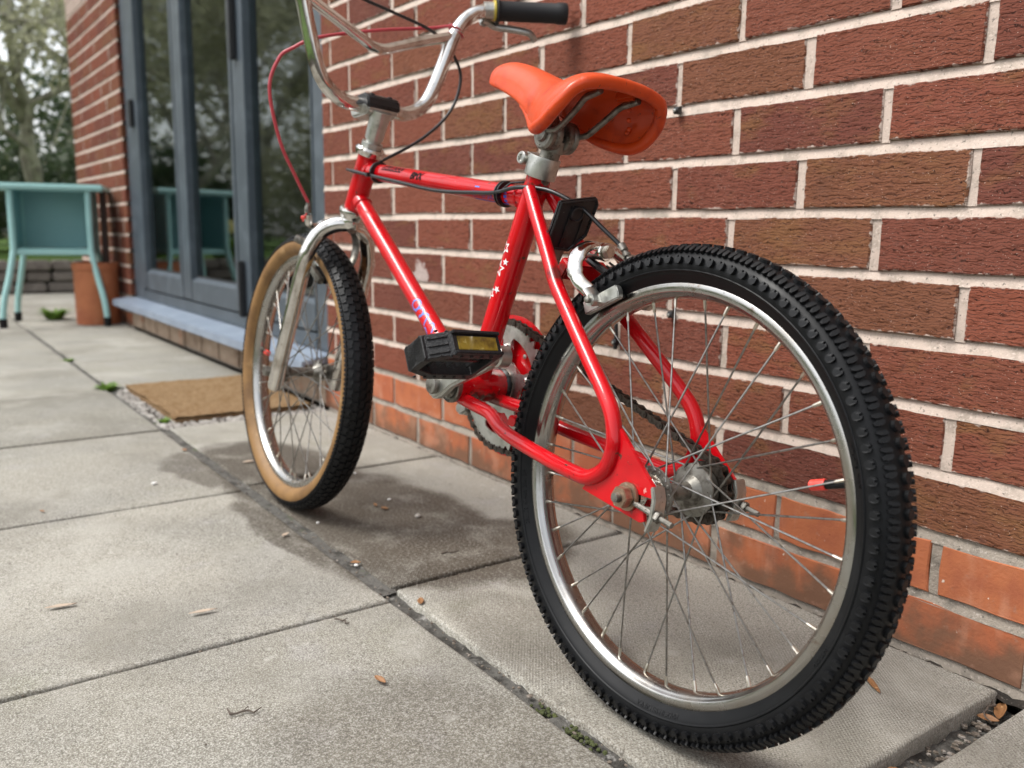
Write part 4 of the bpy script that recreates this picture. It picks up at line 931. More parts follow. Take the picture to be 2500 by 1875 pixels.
# ties
def tie(A, B, a, r, m, extra=0):
    d = (B-A).normalized(); c = A+d*a
    MB().lathe([(r, -.0012), (r+.0011, -.001), (r+.0011, .001), (r, .0012)], c+V((0, extra*.5, 0)), d, 26).build('cable_tie', m, cab)
tie(tt0, tt1, .048, .0150, BLACK, .006); tie(tt0, tt1, .050, .0150, BLACK, .006)
tie(tt0, tt1, .376, .0150, BLACK, .006); tie(tt0, tt1, .381, .0150, BLACK, .006)
MB().box((.645, .0225, .331), (.008, .006, .006)).build('tie_head', BLACK, cab, bevel=.001)
MB().tube([V((.310, .0155, .300)), V((.300, .010, .309)), V((.285, -.004, .312))], .0013, 8).build('tie_tail', BLACK, cab)
for k_ in (-1, 1): MB().lathe([(.0112, -.0014), (.0128, 0), (.0112, .0014)], V((.6806, -.1345+.0012*k_, .5830+.003*k_)), V((0, -.31, .95)), 20).build('cable_tie', CABLE_R, cab)
# front brake
fb = sub('front_brake'); fo = V((.768, 0, .2560))
for s_ in (1, -1):
    pl = [V((.772, -s_*.006, .2560)), V((.779, s_*.016, .2580)), V((.786, s_*.034, .2480)), V((.790, s_*.0420, .2280)), V((.790, s_*.040, .2100)), V((.786, s_*.033, .1960))]
    MB().tube(cr(pl, 5), .0070, 12, sq=.6).build('brake_arm', GRIME, fb)
    d = V((.048, 0, .018)).normalized(); nrm = V((-d.z, 0, d.x)); c = FA+V((-.197*cos(rad(62)), s_*.0225, .197*sin(rad(62))))
    d = V((sin(rad(62)), 0, cos(rad(62)))); nrm = V((-d.z, 0, d.x))
    MB().prism([(-.023, -.0055), (.023, -.0055), (.023, .0055), (-.023, .0055)], (0, s_*.009, 0), c, d, nrm).build('pad_holder', GRIME, fb, bevel=.001)
    MB().prism([(-.022, -.0048), (.022, -.0048), (.022, .0048), (-.022, .0048)], (0, -s_*.0078, 0), c, d, nrm).build('brake_pad', RUBBER, fb, bevel=.001)
ca = [V((.775, .0, .2580)), V((.782, .022, .2600)), V((.780, .040, .2520)), V((.772, .053, .2540)), V((.767, .059, .2680))]
MB().tube(cr(ca, 5), .0065, 12, sq=.7).build('cable_arm', CHROME, fb)
MB().lathe([(.003, 0), (.005, .001), (.005, .010), (.0035, .011), (.0035, .016)], V((.7665, .0600, .2700)), (0, .0, 1), 14).build('cable_adjuster', GRIME, fb)
MB().tube([V((.767, .060, .272)), V((.768, .064, .262)), V((.768, .066, .256))], .0012, 8).build('inner_wire', REDCAP, fb)
MB().ball((.768, .066, .262), .0036, 8).build('wire_end', REDCAP, fb)
MB().lathe([(.0050, -.040), (.0055, .012), (.0035, .016)], fo, V((1, 0, .05)), 14).build('pivot_bolt', GRIME, fb)
MB().lathe([(.0095, 0), (.0095, .006), (.005, .007)], fo-V((.038, 0, .002)), V((-1, 0, -.05)), 16).build('pivot_nut', GRIME, fb)
MB().tube([V((.792, .040, .222)), V((.800, .052, .226)), V((.806, .060, .230))], .0065, 12).build('arm_lug', GRIME, fb)
# rear reflector (seen from behind its bracket) below the seat cluster
rf = sub('rear_reflector')
ro = V((.196, -.004, .262)); n_ = V((-.93, .05, -.36)).normalized(); ey = V((0, 1, 0)); ey = (ey-n_*ey.dot(n_)).normalized(); ez = n_.cross(ey); ez = ez if ez.z > 0 else -ez
pl = [(-.030, .020), (.026, .031), (.031, .026), (.030, -.010), (.0080, -.030), (-.0240, -.030), (-.0300, -.024)]
pl = [(-x*.86, y*1.12) for (x, y) in pl]
MB().prism(pl, n_*-.006, ro, ey, ez).build('reflector_case', BLACK, rf, bevel=.0015)
fr_ = MB()
for i in range(len(pl)):
    a, b_ = pl[i], pl[(i+1) % len(pl)]
    fr_.tube([ro+ey*a[0]*.93+ez*a[1]*.93+n_*.0005, ro+ey*b_[0]*.93+ez*b_[1]*.93+n_*.0005], .0016, 8)
fr_.build('case_edge', BLACK, rf)
MB().lathe([(.0090, 0), (.0090, .004), (.0070, .0045), (.0065, .003), (.0035, .003)], ro+ez*.012, n_, 20).build('case_boss', BLACK, rf)
for x in (-.012, .008): MB().box(ro+ey*x-ez*.004+n_*.001, (.0016, .0016, .048), Matrix((ey, n_, ez)).transposed()).build('case_web', BLACK, rf)
MB().prism([(-.008, -.022), (.008, -.022), (.006, -.052), (-.006, -.052)], n_*-.002, ro-n_*.006, ey, ez).build('reflector_bracket', GRIME, rf)

# ================================================================== DOOR, ROOM THINGS
GREY = mat('grey_blue_frame', (.055, .070, .085), .38, spec=.5, vary=[((.085, .105, .125), 14, .45, .75), ((.045, .058, .072), 5, .5, .8)], coords='world')
SILLM = mat('pale_grey_sill', (.185, .225, .285), .36, spec=.5, vary=[((.24, .285, .345), 10, .42, .7), ((.13, .16, .20), 40, .62, .75)], coords='world')
GAP = mat('dark_gasket', (.012, .013, .015), .6)
gm = bpy.data.materials.new('door_glass'); gm.use_nodes = True; nt = gm.node_tree; N = nt.nodes; N.clear(); L = nt.links
fz = N.new('ShaderNodeFresnel'); fz.inputs['IOR'].default_value = 2.0; tb = N.new('ShaderNodeBsdfTransparent'); tb.inputs[0].default_value = (.82, .88, .86, 1); gb = N.new('ShaderNodeBsdfGlossy'); gb.inputs['Roughness'].default_value = .03
gb.inputs[0].default_value = (.86, .92, .92, 1); mx = N.new('ShaderNodeMixShader'); ou = N.new('ShaderNodeOutputMaterial'); L.new(fz.outputs[0], mx.inputs[0]); L.new(tb.outputs[0], mx.inputs[1]); L.new(gb.outputs[0], mx.inputs[2]); L.new(mx.outputs[0], ou.inputs[0])
door = empty('patio_door', (-2.9, 0, 0)); tag(door, 'grey-blue framed glazed patio door between the brick wall and the brick pier', 'door')
def dpart(b, name, m, **k): return b.build(name, m, door, (2.9, 0, 0), **k)
ZS, ZT = .150, 2.12
dpart(MB().box((-1.800, .055, (ZS+ZT)/2), (.108, .07, ZT-ZS)), 'jamb', GREY, bevel=.003)
dpart(MB().box((-3.985, .055, (ZS+ZT)/2), (.190, .07, ZT-ZS)), 'jamb', GREY, bevel=.003)
dpart(MB().box((-2.9, .055, ZT+.03), (2.33, .07, .06)), 'door_head', GREY, bevel=.003)
dpart(MB().box((-2.872, .055, ZS+.022), (2.03, .072, .044)), 'threshold', GREY, bevel=.003)
leaves_ = [(-1.856, -2.515), (-2.522, -3.222), (-3.229, -3.888)]
for i, (xr, xl) in enumerate(leaves_):
    zb = ZS+.050
    wl = .118 if i < 2 else .05; wr = .012 if i == 0 else .03
    dpart(MB().box((xl+wl/2, .050, (zb+ZT)/2), (wl, .062, ZT-zb-.004)), 'stile', GREY, bevel=.003)
    dpart(MB().box((xr-wr/2-.002, .050, (zb+ZT)/2), (wr, .062, ZT-zb-.004)), 'stile', GREY, bevel=.002)
    x0, x1 = xl+wl+.0005, xr-wr-.0025
    dpart(MB().add([(x, y, z) for x in (x0, x1) for (y, z) in ((.020, zb), (.020, zb+.078), (.040, zb+.092), (.08, zb+.092), (.08, zb))], [(0, 1, 6, 5), (1, 2, 7, 6), (2, 3, 8, 7), (3, 4, 9, 8), (4, 0, 5, 9), (0, 4, 3, 2, 1), (5, 6, 7, 8, 9)]), 'bottom_rail', SILLM if False else GREY, smooth=False, bevel=.002)
    dpart(MB().box(((x0+x1)/2, .0455, (zb+.092+ZT)/2), (x1-x0-.001, .004, ZT-zb-.094)), 'glass_pane', gm, smooth=False)
    dpart(MB().box(((x0+x1)/2, .042, zb+.096), (x1-x0-.002, .003, .006)), 'glazing_bead', GAP, smooth=False)
dpart(MB().add([(x, y, z) for x in (-4.16, XJ-.004) for (y, z) in ((.09, ZS+.000), (.015, ZS-.003), (-.072, ZS-.016), (-.074, ZS-.045), (-.066, ZS-.045), (-.062, ZS-.026), (.09, ZS-.03))], [tuple(range(7)), tuple(reversed(range(7, 14)))]+[(i, (i+1) % 7, (i+1) % 7+7, i+7) for i in range(7)]), 'sill', SILLM, smooth=False, bevel=.002)
dpart(MB().box((-2.462, .008, .285), (.022, .022, .19)), 'drop_handle', GAP, bevel=.004)
dpart(MB().box((-3.93, .010, 1.00), (.05, .018, .12)), 'hinge', GAP, bevel=.004); dpart(MB().box((-2.47, .008, 1.15), (.03, .02, .24)), 'hinge', GAP, bevel=.004)
FOOT = mat('rendered_footing', (.36, .27, .20), .92, spec=.2, vary=[((.24, .17, .12), 9, .4, .7), ((.42, .17, .09), 7, .60, .72), ((.50, .43, .35), 40, .55, .75)], bump=[(60, .6, .004), (300, .5, .001)], coords='world')
ft = empty('door_footing', (-2.9, 0, 0)); tag(ft, 'low mortar-smeared brick footing under the sill of the glazed door', 'footing')
xs = -4.075
while xs < XJ-.03:
    w = min(.215, XJ-.008-xs); MB().box((xs+w/2-(-2.9), .05+random.uniform(-.004, .004), .052), (w, .1, .092)).build('brick', FOOT, ft, bevel=.006); xs += .2265
MB().box((0, .056, .05), (2.32, .09, .102)).build('footing_mortar', MORTAR_G, ft, smooth=False)
# pale ornaments standing indoors on a low table, seen dimly through the glass
CERAM = mat('pale_ceramic', (.78, .80, .82), .35); TABW = mat('dark_wood', (.05, .035, .025), .5)
it = empty('indoor_table', (-3.1, .30, .15)); tag(it, 'low dark table standing inside behind the glazed door', 'table')
MB().box((0, 0, .32), (1.9, .42, .03)).build('table_top', TABW, it, bevel=.004)
for a in (-1, 1):
    for b_ in (-1, 1): MB().box((a*.88, b_*.16, .155), (.04, .04, .30)).build('leg', TABW, it)
def vase(x, y, h, r, lab, rnd=1.):
    o = MB().lathe([(r*.45, 0), (r*.8, h*.08), (r, h*.3), (r*.96, h*.5), (r*.55, h*.75), (r*.32, h*.86), (r*.42, h), (r*.3, h), (r*.25, h*.86)], (0, 0, 0), (0, 0, 1), 28).build('vase', CERAM, None, (x, y, .486)); tag(o, lab, 'vase', 'pale vases behind the glass')
vase(-2.35, .22, .22, .11, 'round pale vase on the indoor table behind the right-hand pane'); vase(-2.95, .22, .30, .10, 'tall pale vase on the indoor table behind the middle pane'); vase(-3.72, .22, .24, .10, 'pale vase on the indoor table behind the left-hand pane')

# ================================================================== PATIO THINGS
TEAL = mat('teal_enamel', (.33, .56, .54), .4, spec=.45, vary=[((.28, .50, .49), 6, .42, .7), ((.38, .60, .58), 20, .6, .8)])
TEAL_D = mat('teal_enamel_panel', (.25, .45, .46), .5, spec=.3, vary=[((.22, .41, .42), 5, .42, .7)])
tb_ = empty('side_table', (-4.308, -.542, 0)); tag(tb_, 'turquoise metal side table with open shelf and splayed legs before the brick pier', 'table')
ex = V((.133, .448, 0)).normalized(); ey = V((-.448, .133, 0)).normalized()
tb_.matrix_world = Matrix(((ex.x, ey.x, 0, -4.300), (ex.y, ey.y, 0, -.535), (0, 0, 1, 0), (0, 0, 0, 1)))
TWd, TDp = .455, .30
x0, x1 = .060, TWd-.058; y0, y1 = .045, TDp
for (fx, fy, cx, cy) in [(0, 0, x0, y0), (TWd, 0, x1, y0), (0, TDp+.05, x0, y1), (TWd, TDp+.05, x1, y1)]:
    pts = [(cx, cy, .655), (cx, cy, .40), (cx+(fx-cx)*.08, cy+(fy-cy)*.1, .34), (cx+(fx-cx)*.42, cy+(fy-cy)*.4, .235), (cx+(fx-cx)*.80, cy+(fy-cy)*.8, .14), (cx+(fx-cx)*.98, cy+(fy-cy)*.98, .06), (fx, fy, .012)]
    MB().tube(cr(pts, 5), .0145, 14).build('leg', TEAL, tb_)
    MB().tube([(fx, fy, 0), (fx, fy, .045)], .018, 14).build('leg_cap', RUBBER, tb_)
MB().box(((x0+x1)/2, (y0+y1)/2, .668), (x1-x0+.15, y1-y0+.08, .030)).build('table_top', TEAL, tb_, bevel=.009, seg=3)
MB().box(((x0+x1)/2, (y0+y1)/2, .360), (x1-x0, y1-y0, .030)).build('shelf', TEAL, tb_, bevel=.006)
MB().box(((x0+x1)/2, y1, .515), (x1-x0-.03, .006, .278)).build('back_panel', TEAL_D, tb_)
for x in (x0, x1): MB().box((x, (y0+y1)/2, .515), (.006, y1-y0-.03, .278)).build('side_panel', TEAL_D, tb_)
TERRA = mat('terracotta', (.40, .145, .065), .8, spec=.3, vary=[((.30, .095, .045), 7, .42, .7), ((.50, .24, .13), 12, .6, .8), ((.22, .08, .045), 40, .62, .75)], bump=[(120, .3, .002)])
pot = empty('terracotta_pot', (-4.315, -.112, 0)); tag(pot, 'tall straight terracotta pot at the foot of the brick pier behind the turquoise table', 'pot')
MB().lathe([(.098, 0), (.102, .004), (.104, .27), (.109, .274), (.110, .304), (.106, .308), (.097, .306), (.094, .24), (.02, .238)], (0, 0, 0), (0, 0, 1), 40).build('pot_body', TERRA, pot)
MB().lathe([(.095, 0), (.095, .012), (.02, .014)], (0, 0, .24), (0, 0, 1), 30).build('compost', SOIL, pot)
cn_ = MB().tube([(0, 0, 0), (-.008, .004, .2), (-.020, .008, .42)], .017, 10).build('rod', mat('dark_rod', (.04, .022, .016), .7), None, (-4.30, -.065, .255)); tag(cn_, 'dark brown stake rising from the terracotta pot against the brick pier', 'rod')  # narrow dark upright band before the pier, modelled as a thin tube
# coir doormat in its sunken bed, gravel round it
COIR = mat('coir', (.25, .165, .09), .95, spec=.1, vary=[((.19, .11, .05), 60, .42, .66), ((.40, .28, .155), 180, .55, .7), ((.46, .36, .24), 20, .68, .8)], bump=[(500, 1, .004)], coords='world')
mt = MB(); n1, n2 = 80, 50; mx0, mx1, my0, my1 = -2.345, -1.775, -.405, -.035
def mz(x, y): return .010+.0035*noise.noise(V((x*9, y*9, 0)))+.002*noise.noise(V((x*70, y*70, 3)))
vs = []; fs = []
for i in range(n1+1):
    for j in range(n2+1):
        x = mx0+(mx1-mx0)*i/n1; y = my0+(my1-my0)*j/n2; e = .006*noise.noise(V((x*16, y*16, 7)))
        vs.append((x+(e if i in (0, n1) else 0), y+(e if j in (0, n2) else 0), mz(x, y)+random.uniform(-.0012, .0012)))
for i in range(n1):
    for j in range(n2): fs.append((i*(n2+1)+j, (i+1)*(n2+1)+j, (i+1)*(n2+1)+j+1, i*(n2+1)+j+1))
mt.add(vs, fs); mt.box(((mx0+mx1)/2, (my0+my1)/2, -.002), (mx1-mx0-.006, my1-my0-.006, .014)); tag(mt.build('doormat', COIR), 'brown coir doormat sunk among the paving below the glazed door', 'doormat')
STONE = mat('gravel', (.33, .31, .28), .85, vary=[((.20, .18, .16), 20, .4, .65), ((.48, .46, .43), 45, .58, .7), ((.30, .20, .16), 14, .62, .72)], coords='world')
bed = MB().box((-2.04, -.225, -.024), (.66, .44, .02)).build('bedding', SOIL, patio, smooth=False)
gv = MB(); rg = random.Random(3)
for i in range(900):
    e = rg.random()
    if e < .42: x = rg.uniform(-2.36, -1.72); y = rg.uniform(-.445, -.40)
    elif e < .85: x = rg.uniform(-1.785, -1.715); y = rg.uniform(-.44, -.015)
    elif e < .93: x = rg.uniform(-2.375, -2.345); y = rg.uniform(-.44, -.02)
    else: x = rg.uniform(-2.36, -1.72); y = rg.uniform(-.03, -.012)
    r = rg.uniform(.0025, .0085)*(1.3 if rg.random() < .1 else 1); gv.ball((x, y, -.010+r*.4), r, 6, (rg.uniform(.8, 1.4), rg.uniform(.7, 1.2), rg.uniform(.5, .8)))
tag(gv.build('gravel', STONE, smooth=False, merge=False), 'loose gravel in the bed around the coir doormat', 'gravel', kind='stuff')

# leaves, twigs and pebbles lying on the slabs
LEAF1 = mat('dry_leaf', (.24, .115, .045), .6, vary=[((.20, .09, .035), 90, .45, .65), ((.50, .29, .13), 200, .58, .7)]); LEAF2 = mat('pale_dry_leaf', (.42, .33, .25), .65, vary=[((.27, .20, .15), 90, .45, .65)])
TWIG = mat('twig_bark', (.09, .07, .055), .8); PEB = mat('white_pebble', (.68, .67, .64), .6)
def leaf(x, y, ln, w, a, curl, m, label, z=.0015):
    vs = []; fs = []; n = 10; k = 5
    for i in range(n+1):
        t = i/n; ww = w*sin(PI*min(1, t*1.0))**.8*(1-.25*t)+.0003
        for j in range(k):
            u = j/(k-1)*2-1; vs.append((ln*(t-.5), u*ww/2, z+curl*(u*u*.5*ww/w+1.6*(t-.5)**2*.8)+.0006*noise.noise(V((t*5, u*2, x*40)))))
    for i in range(n):
        for j in range(k-1): fs.append((i*k+j, i*k+j+1, (i+1)*k+j+1, (i+1)*k+j))
    o = MB().add(vs, fs).build('fallen_leaf', m, None, (x, y, 0)); o.rotation_euler = (0, 0, a)
    so2 = o.modifiers.new('t', 'SOLIDIFY'); so2.thickness = .0005
    tag(o, label, 'leaf', 'dry leaves on the paving'); return o
VD = math.atan2(fw.y, fw.x)
for (x, y, ln, w, a, cu, m, lab) in [
  (-.3055, -.5703, .021, .009, .15, .006, LEAF1, 'curled bright brown leaf alone on the slab nearest the camera'),
  (-.8121, -.4836, .020, .008, 2.2, .004, LEAF2, 'pale leaf on the dark damp patch left of the front tyre'),
  (-.6381, -.4421, .016, .010, 1.0, .005, LEAF1, 'small brown leaf on the long joint between front wheel and slab corner'),
  (-.4645, -.4292, .022, .010, 2.6, .004, LEAF1, 'brown leaf lying in the joint where four slabs meet'),
  (-.5919, -.6793, .036, .008, 1.45, .003, LEAF2, 'long narrow pale leaf in the middle of the worn slab'),
  (-.7112, -.8276, .038, .009, 1.40, .003, LEAF2, 'long narrow pale leaf near the left edge of the worn slab'),
  (-.8468, -.2864, .015, .009, .6, .006, LEAF1, 'right one of two small brown leaves on the dark slab behind the front wheel'),
  (-.8729, -.2919, .017, .007, 2.9, .006, LEAF1, 'left one of two small brown leaves on the dark slab behind the front wheel'),
  (-1.1532, -.7907, .014, .005, .5, .004, LEAF1, 'tiny brown leaf far left on the second slab'),
  (-1.2882, -.3804, .026, .011, 1.5, .004, LEAF2, 'pale brown leaf just left of the front wheel rim'),
  (-1.4594, -.4678, .017, .012, .2, .005, LEAF1, 'orange-brown leaf by the joint near the doormat'),
  (.0057, -.1192, .040, .008, -.62, .003, LEAF1, 'long thin brown leaf on the slab right behind the rear tyre'),
  (.1000, -.2280, .022, .014, .9, .010, LEAF1, 'curled golden leaf in the wide gap at the bottom right corner'),
  (.1060, -.2370, .016, .012, -.6, .009, LEAF2, 'pale crumpled leaf in the wide gap at the bottom right corner'),
  (.1045, -.0280, .040, .014, -1.2, .012, LEAF1, 'long brown leaf at the wall end of the wide gap'),
  (.1010, -.0520, .022, .010, .4, .008, LEAF1, 'dark brown leaf under the others at the wall end of the wide gap')]:
    o = leaf(x, y, ln, w, a, cu, m, lab)
    if x > .095: o.location.z = -.018; o.rotation_euler.x = .4
for (x, y, ln, a, lab) in [(-.3292, -.7151, .035, 1.0, 'thin bent twig on the near slab at bottom left'), (-.4681, -.541, .024, .6, 'short knobbly twig below the slab joint'), (-.600, -.300, .03, 1.4, 'thin dark twig on the damp slab'), (.098, -.045, .05, -1.2, 'thin straw-like twig in the gap by the wall')]:
    p = [V((ln*(i/6-.5), .004*noise.noise(V((i*.7, x*50, 0)))*3, .0016 if x < .09 else -.010)) for i in range(7)]
    b = MB(); b.tube(p, [.0009, .0012, .001, .0012, .0009, .001, .0005], 6); b.tube([p[3], p[3]+V((.004, .006, .002))], .0006, 5); o = b.build('twig', TWIG, None, (x, y, 0)); o.rotation_euler = (0, 0, a); tag(o, lab, 'twig')
for (x, y, r, lab) in [(-.892, -.2539, 0.0030, 'white pebble behind the front tyre on the dark slab'), (-.8405, -.4156, 0.0029, 'white pebble just below the front tyre'), (-1.2248, -.5877, 0.0046, 'pale pebble in a dark ring on the second slab'), (-1.0868, -.23, 0.0030, 'white pebble right of the front tyre near the wall'), (-.777, -.258, .0055, 'grey pebble right of the two brown leaves'), (-.63, -.445, .003, 'tiny white chip beside the small leaf on the long joint')]:
    o = MB().ball((0, 0, r*.55), r, 9, (1.25, .9, .6)).build('pebble', PEB if 'grey' not in lab else STONE, None, (x, y, 0)); o.rotation_euler = (0, 0, x*9); tag(o, lab, 'pebble')

# cable clips nailed into the mortar
for (x, z, lab, stub) in [(-.4453, .672, 'black cable clip on the mortar right of the orange saddle', 0), (-.4395, .372, 'black cable clip on the mortar seen through the top of the rear wheel', 0), (-.5625, .3159, 'black cable clip with a short cable stub left of the rear brake pads', 1)]:
    c = empty('cable_clip', (x, -.001, z)); tag(c, lab, 'clip', 'black cable clips on the wall')
    MB().add([(sx*.005, y, zz) for sx in (-1, 1) for (y, zz) in ((0, -.006), (-.008, -.006), (-.0105, -.001), (-.0085, .004), (0, .0055))], [(0, 1, 2, 3, 4), (9, 8, 7, 6, 5)]+[(i, i+5, (i+1) % 5+5, (i+1) % 5) for i in range(5)]).build('clip_body', BLACK, c, smooth=False, bevel=.0008)
    MB().lathe([(.0022, 0), (.0024, .001), (.0005, .0016)], (0, -.0104, -.001), (0, -1, 0), 12).build('nail_head', ALLOY, c)
    if stub: MB().tube([(0, -.005, .034), (.001, -.0045, .01), (0, -.005, -.012)], .0036, 10).build('cable_stub', CABLE, c)

# ================================================================== GARDEN
GRASSM = mat('lawn', (.085, .155, .025), .9, spec=.2, vary=[((.05, .10, .018), 3, .4, .7), ((.14, .20, .05), 30, .5, .75)], bump=[(80, 1, .02)], coords='world')
lawn = MB().box((-14.8, -2, .10), (16, 26, .2)).build('lawn', GRASSM, smooth=False); tag(lawn, kind='structure')
lawn2 = MB().box((1, -13.5, -.06), (15.6, 18, .1)).build('side_lawn', GRASSM, smooth=False); tag(lawn2, kind='structure')
STW = mat('garden_stone', (.20, .175, .15), .9, vary=[((.12, .10, .085), 6, .4, .7), ((.30, .27, .24), 25, .55, .75)], bump=[(30, .8, .01)], coords='world')
swl = empty('stone_wall', (-6.75, 0, 0)); tag(swl, 'low dry stone edging wall at the end of the patio behind the turquoise table', 'wall')
rg = random.Random(5)
for row in range(3):
    y = -4.2
    while y < 3.0:
        w = rg.uniform(.14, .34); hh = .078
        o = MB().box((rg.uniform(-.02, .02), y+w/2, .037+row*.080), (.16, w-.010, hh-.008)).build('stone', STW, swl, bevel=.012); y += w
GREEN1 = mat('fresh_leaf', (.12, .22, .03), .6, vary=[((.20, .30, .05), 30, .5, .7)], coords='world'); HEDGE = mat('hedge_leaf', (.15, .165, .085), .8, vary=[((.25, .26, .16), 1.2, .42, .65), ((.07, .09, .04), 2.5, .5, .75)], coords='world'); GREEN2 = mat('dark_evergreen', (.050, .078, .038), .6, vary=[((.10, .13, .065), 8, .45, .7)], coords='world')
OLIVE = mat('lichen_leaf', (.40, .40, .26), .8, vary=[((.52, .52, .38), 5, .45, .7), ((.26, .27, .15), 9, .5, .75)], coords='world'); BARK = mat('lichen_bark', (.22, .205, .16), .9, vary=[((.42, .41, .31), 10, .40, .6), ((.03, .026, .02), 20, .55, .7)], coords='world')
def translucent(m, amt=.4):
    nt = m.node_tree; N = nt.nodes; L = nt.links; b = N['Principled BSDF']; o = [n for n in N if n.type == 'OUTPUT_MATERIAL'][0]
    t = N.new('ShaderNodeBsdfTranslucent'); x = N.new('ShaderNodeMixShader'); x.inputs[0].default_value = amt
    if b.inputs['Base Color'].links: L.new(b.inputs['Base Color'].links[0].from_socket, t.inputs[0])
    else: t.inputs[0].default_value = b.inputs['Base Color'].default_value
    L.new(b.outputs[0], x.inputs[1]); L.new(t.outputs[0], x.inputs[2]); L.new(x.outputs[0], o.inputs[0])
for m_ in (GREEN1, GREEN2, OLIVE, HEDGE): translucent(m_)
def leaf_cloud(mb, c, r, n, size, rg, shape=(1, 1, 1)):
    for i in range(n):
        while 1:
            p = V((rg.uniform(-1, 1), rg.uniform(-1, 1), rg.uniform(-1, 1)))
            if p.length < 1: break
        p = V((p.x*r*shape[0], p.y*r*shape[1], p.z*r*shape[2]))+V(c); a = V((rg.gauss(0, 1), rg.gauss(0, 1), rg.gauss(0, 1))).normalized(); b = a.orthogonal().normalized(); q = size*rg.uniform(.6, 1.5)
        t = a.cross(b); mb.add([p-a*q, p+b*q*.45, p+a*q, p-b*q*.45+t*q*.2], [(0, 1, 2, 3)])
def shrub(x, y, z, r, h, m, n, size, label, seed, cat='shrub'):
    o = empty('shrub', (x, y, z)); tag(o, label, cat, 'garden shrubs'); rg = random.Random(seed); b = MB()
    for k in range(16):
        a = rg.uniform(0, 2*PI); d = rg.uniform(.1, .8)*r; leaf_cloud(b, (d*cos(a), d*sin(a), rg.uniform(.15, .85)*h), r*rg.uniform(.3, .5), n//16, size, rg, (1, 1, .8*h/r if h < r else 1))
    b.build('foliage', m, o, smooth=False, merge=False); s = MB()
    for k in range(7):
        a = rg.uniform(0, 2*PI); s.tube([(0, 0, 0), (.3*r*cos(a), .3*r*sin(a), .4*h), (.55*r*cos(a+.4), .55*r*sin(a+.4), .8*h)], [.02, .014, .006], 6)
    s.build('stem', BARK, o)
def tree(x, y, z, hgt, label, seed, lm, leafn, size=.05, spread=.5, depth=5, r0=.11):
    o = empty('tree', (x, y, z)); tag(o, label, 'tree', 'garden trees'); rg = random.Random(seed); b = MB(); lv = MB(); tips = []
    def grow(p, d, ln, r, dep):
        q = [p]; dd = d.copy()
        for i in range(4):
            dd = (dd+V((rg.gauss(0, .16), rg.gauss(0, .16), rg.gauss(.03, .1)))).normalized(); q.append(q[-1]+dd*ln/4)
        b.tube(q, [r*(1-.12*i) for i in range(5)], 8 if dep > 2 else 5, cap=False)
        if dep <= 2: tips.extend(q[1:])
        if dep == 0: return
        for k in range(3 if dep > 1 else 2):
            a = rg.uniform(0, 2*PI); s = dd.orthogonal().normalized(); s = (Matrix.Rotation(a, 3, dd) @ s)
            grow(q[-1] if k < 2 else q[2], (dd*(1-spread*.35)+s*spread*rg.uniform(.7, 1.3)).normalized(), ln*rg.uniform(.66, .86), r*.58, dep-1)
    grow(V((0, 0, 0)), V((rg.uniform(-.1, .1), rg.uniform(-.1, .1), 1)).normalized(), hgt*.27, r0, depth)
    b.build('trunk', BARK, o)
    for i in range(leafn):
        p = rg.choice(tips)+V((rg.gauss(0, .10), rg.gauss(0, .10), rg.gauss(0, .10))); leaf_cloud(lv, p, .06, 1, size, rg)
    lv.build('crown', lm, o, smooth=False, merge=False)
tree(-9.2, .30, .2, 4.6, 'gnarled lichen-covered tree right behind the house corner', 11, OLIVE, 7000, .035, .75, 6, .10)
tree(-9.0, -1.5, .2, 4.2, 'lichen-covered bare tree at the left edge of the garden', 12, OLIVE, 7000, .035, .75, 6, .10)
tree(-13.0, -3.6, .2, 6.0, 'tall pale tree at the far end of the lawn', 13, OLIVE, 7000, .06, .55, 5, .14)
tree(-12.5, 1.9, .2, 6.5, 'tall tree far behind the house corner', 14, OLIVE, 7000, .06, .55, 5, .14)
tree(-9.5, -6.0, .2, 5.5, 'broad tree on the far side of the lawn', 15, OLIVE, 8000, .06, .6, 5, .13)
k = 0
for (x, y, r, h, m, lab) in [(-10.2, .9, .9, 1.15, GREEN2, 'dark evergreen shrub behind the house corner'), (-10.4, -.5, 1.0, 1.05, GREEN2, 'dark evergreen shrub above the turquoise table top'), (-10.6, -2.0, 1.0, 1.2, GREEN2, 'dark evergreen shrub left of the turquoise table'), (-12.0, -4.4, 1.4, 2.0, OLIVE, 'large olive bush at the end of the lawn'), (-13.5, -1.0, 1.6, 2.6, GREEN2, 'tall dark evergreen at the far boundary'), (-13.8, .8, 1.6, 2.8, GREEN2, 'tall dark evergreen far behind the house'), (-11.5, -7.2, 1.6, 2.4, OLIVE, 'wide olive bush at the far corner of the lawn'), (-8.2, -8.6, 1.5, 2.2, OLIVE, 'olive-green bush on the far side of the lawn')]:
    k += 1; shrub(x, y, .18, r, h, m, 4200, .05, lab, 30+k)
hd = MB(); rg = random.Random(9)
for i in range(46):
    x = -16+.75*i; y = -15.5 if x > -12 else -15.5+.0; leaf_cloud(hd, (x, y+rg.uniform(-.5, .5), 1.5), 1.2, 420, .10, rg, (1, .8, 1.5))
for i in range(30): leaf_cloud(hd, (-18.5+rg.uniform(-.5, .5), -15+i*.9, 1.8), 1.3, 420, .10, rg, (.8, 1, 1.6))
tag(hd.build('boundary_hedge', HEDGE, None, smooth=False, merge=False), 'dense dark hedge and trees along the far garden boundary', 'hedge', kind='stuff')
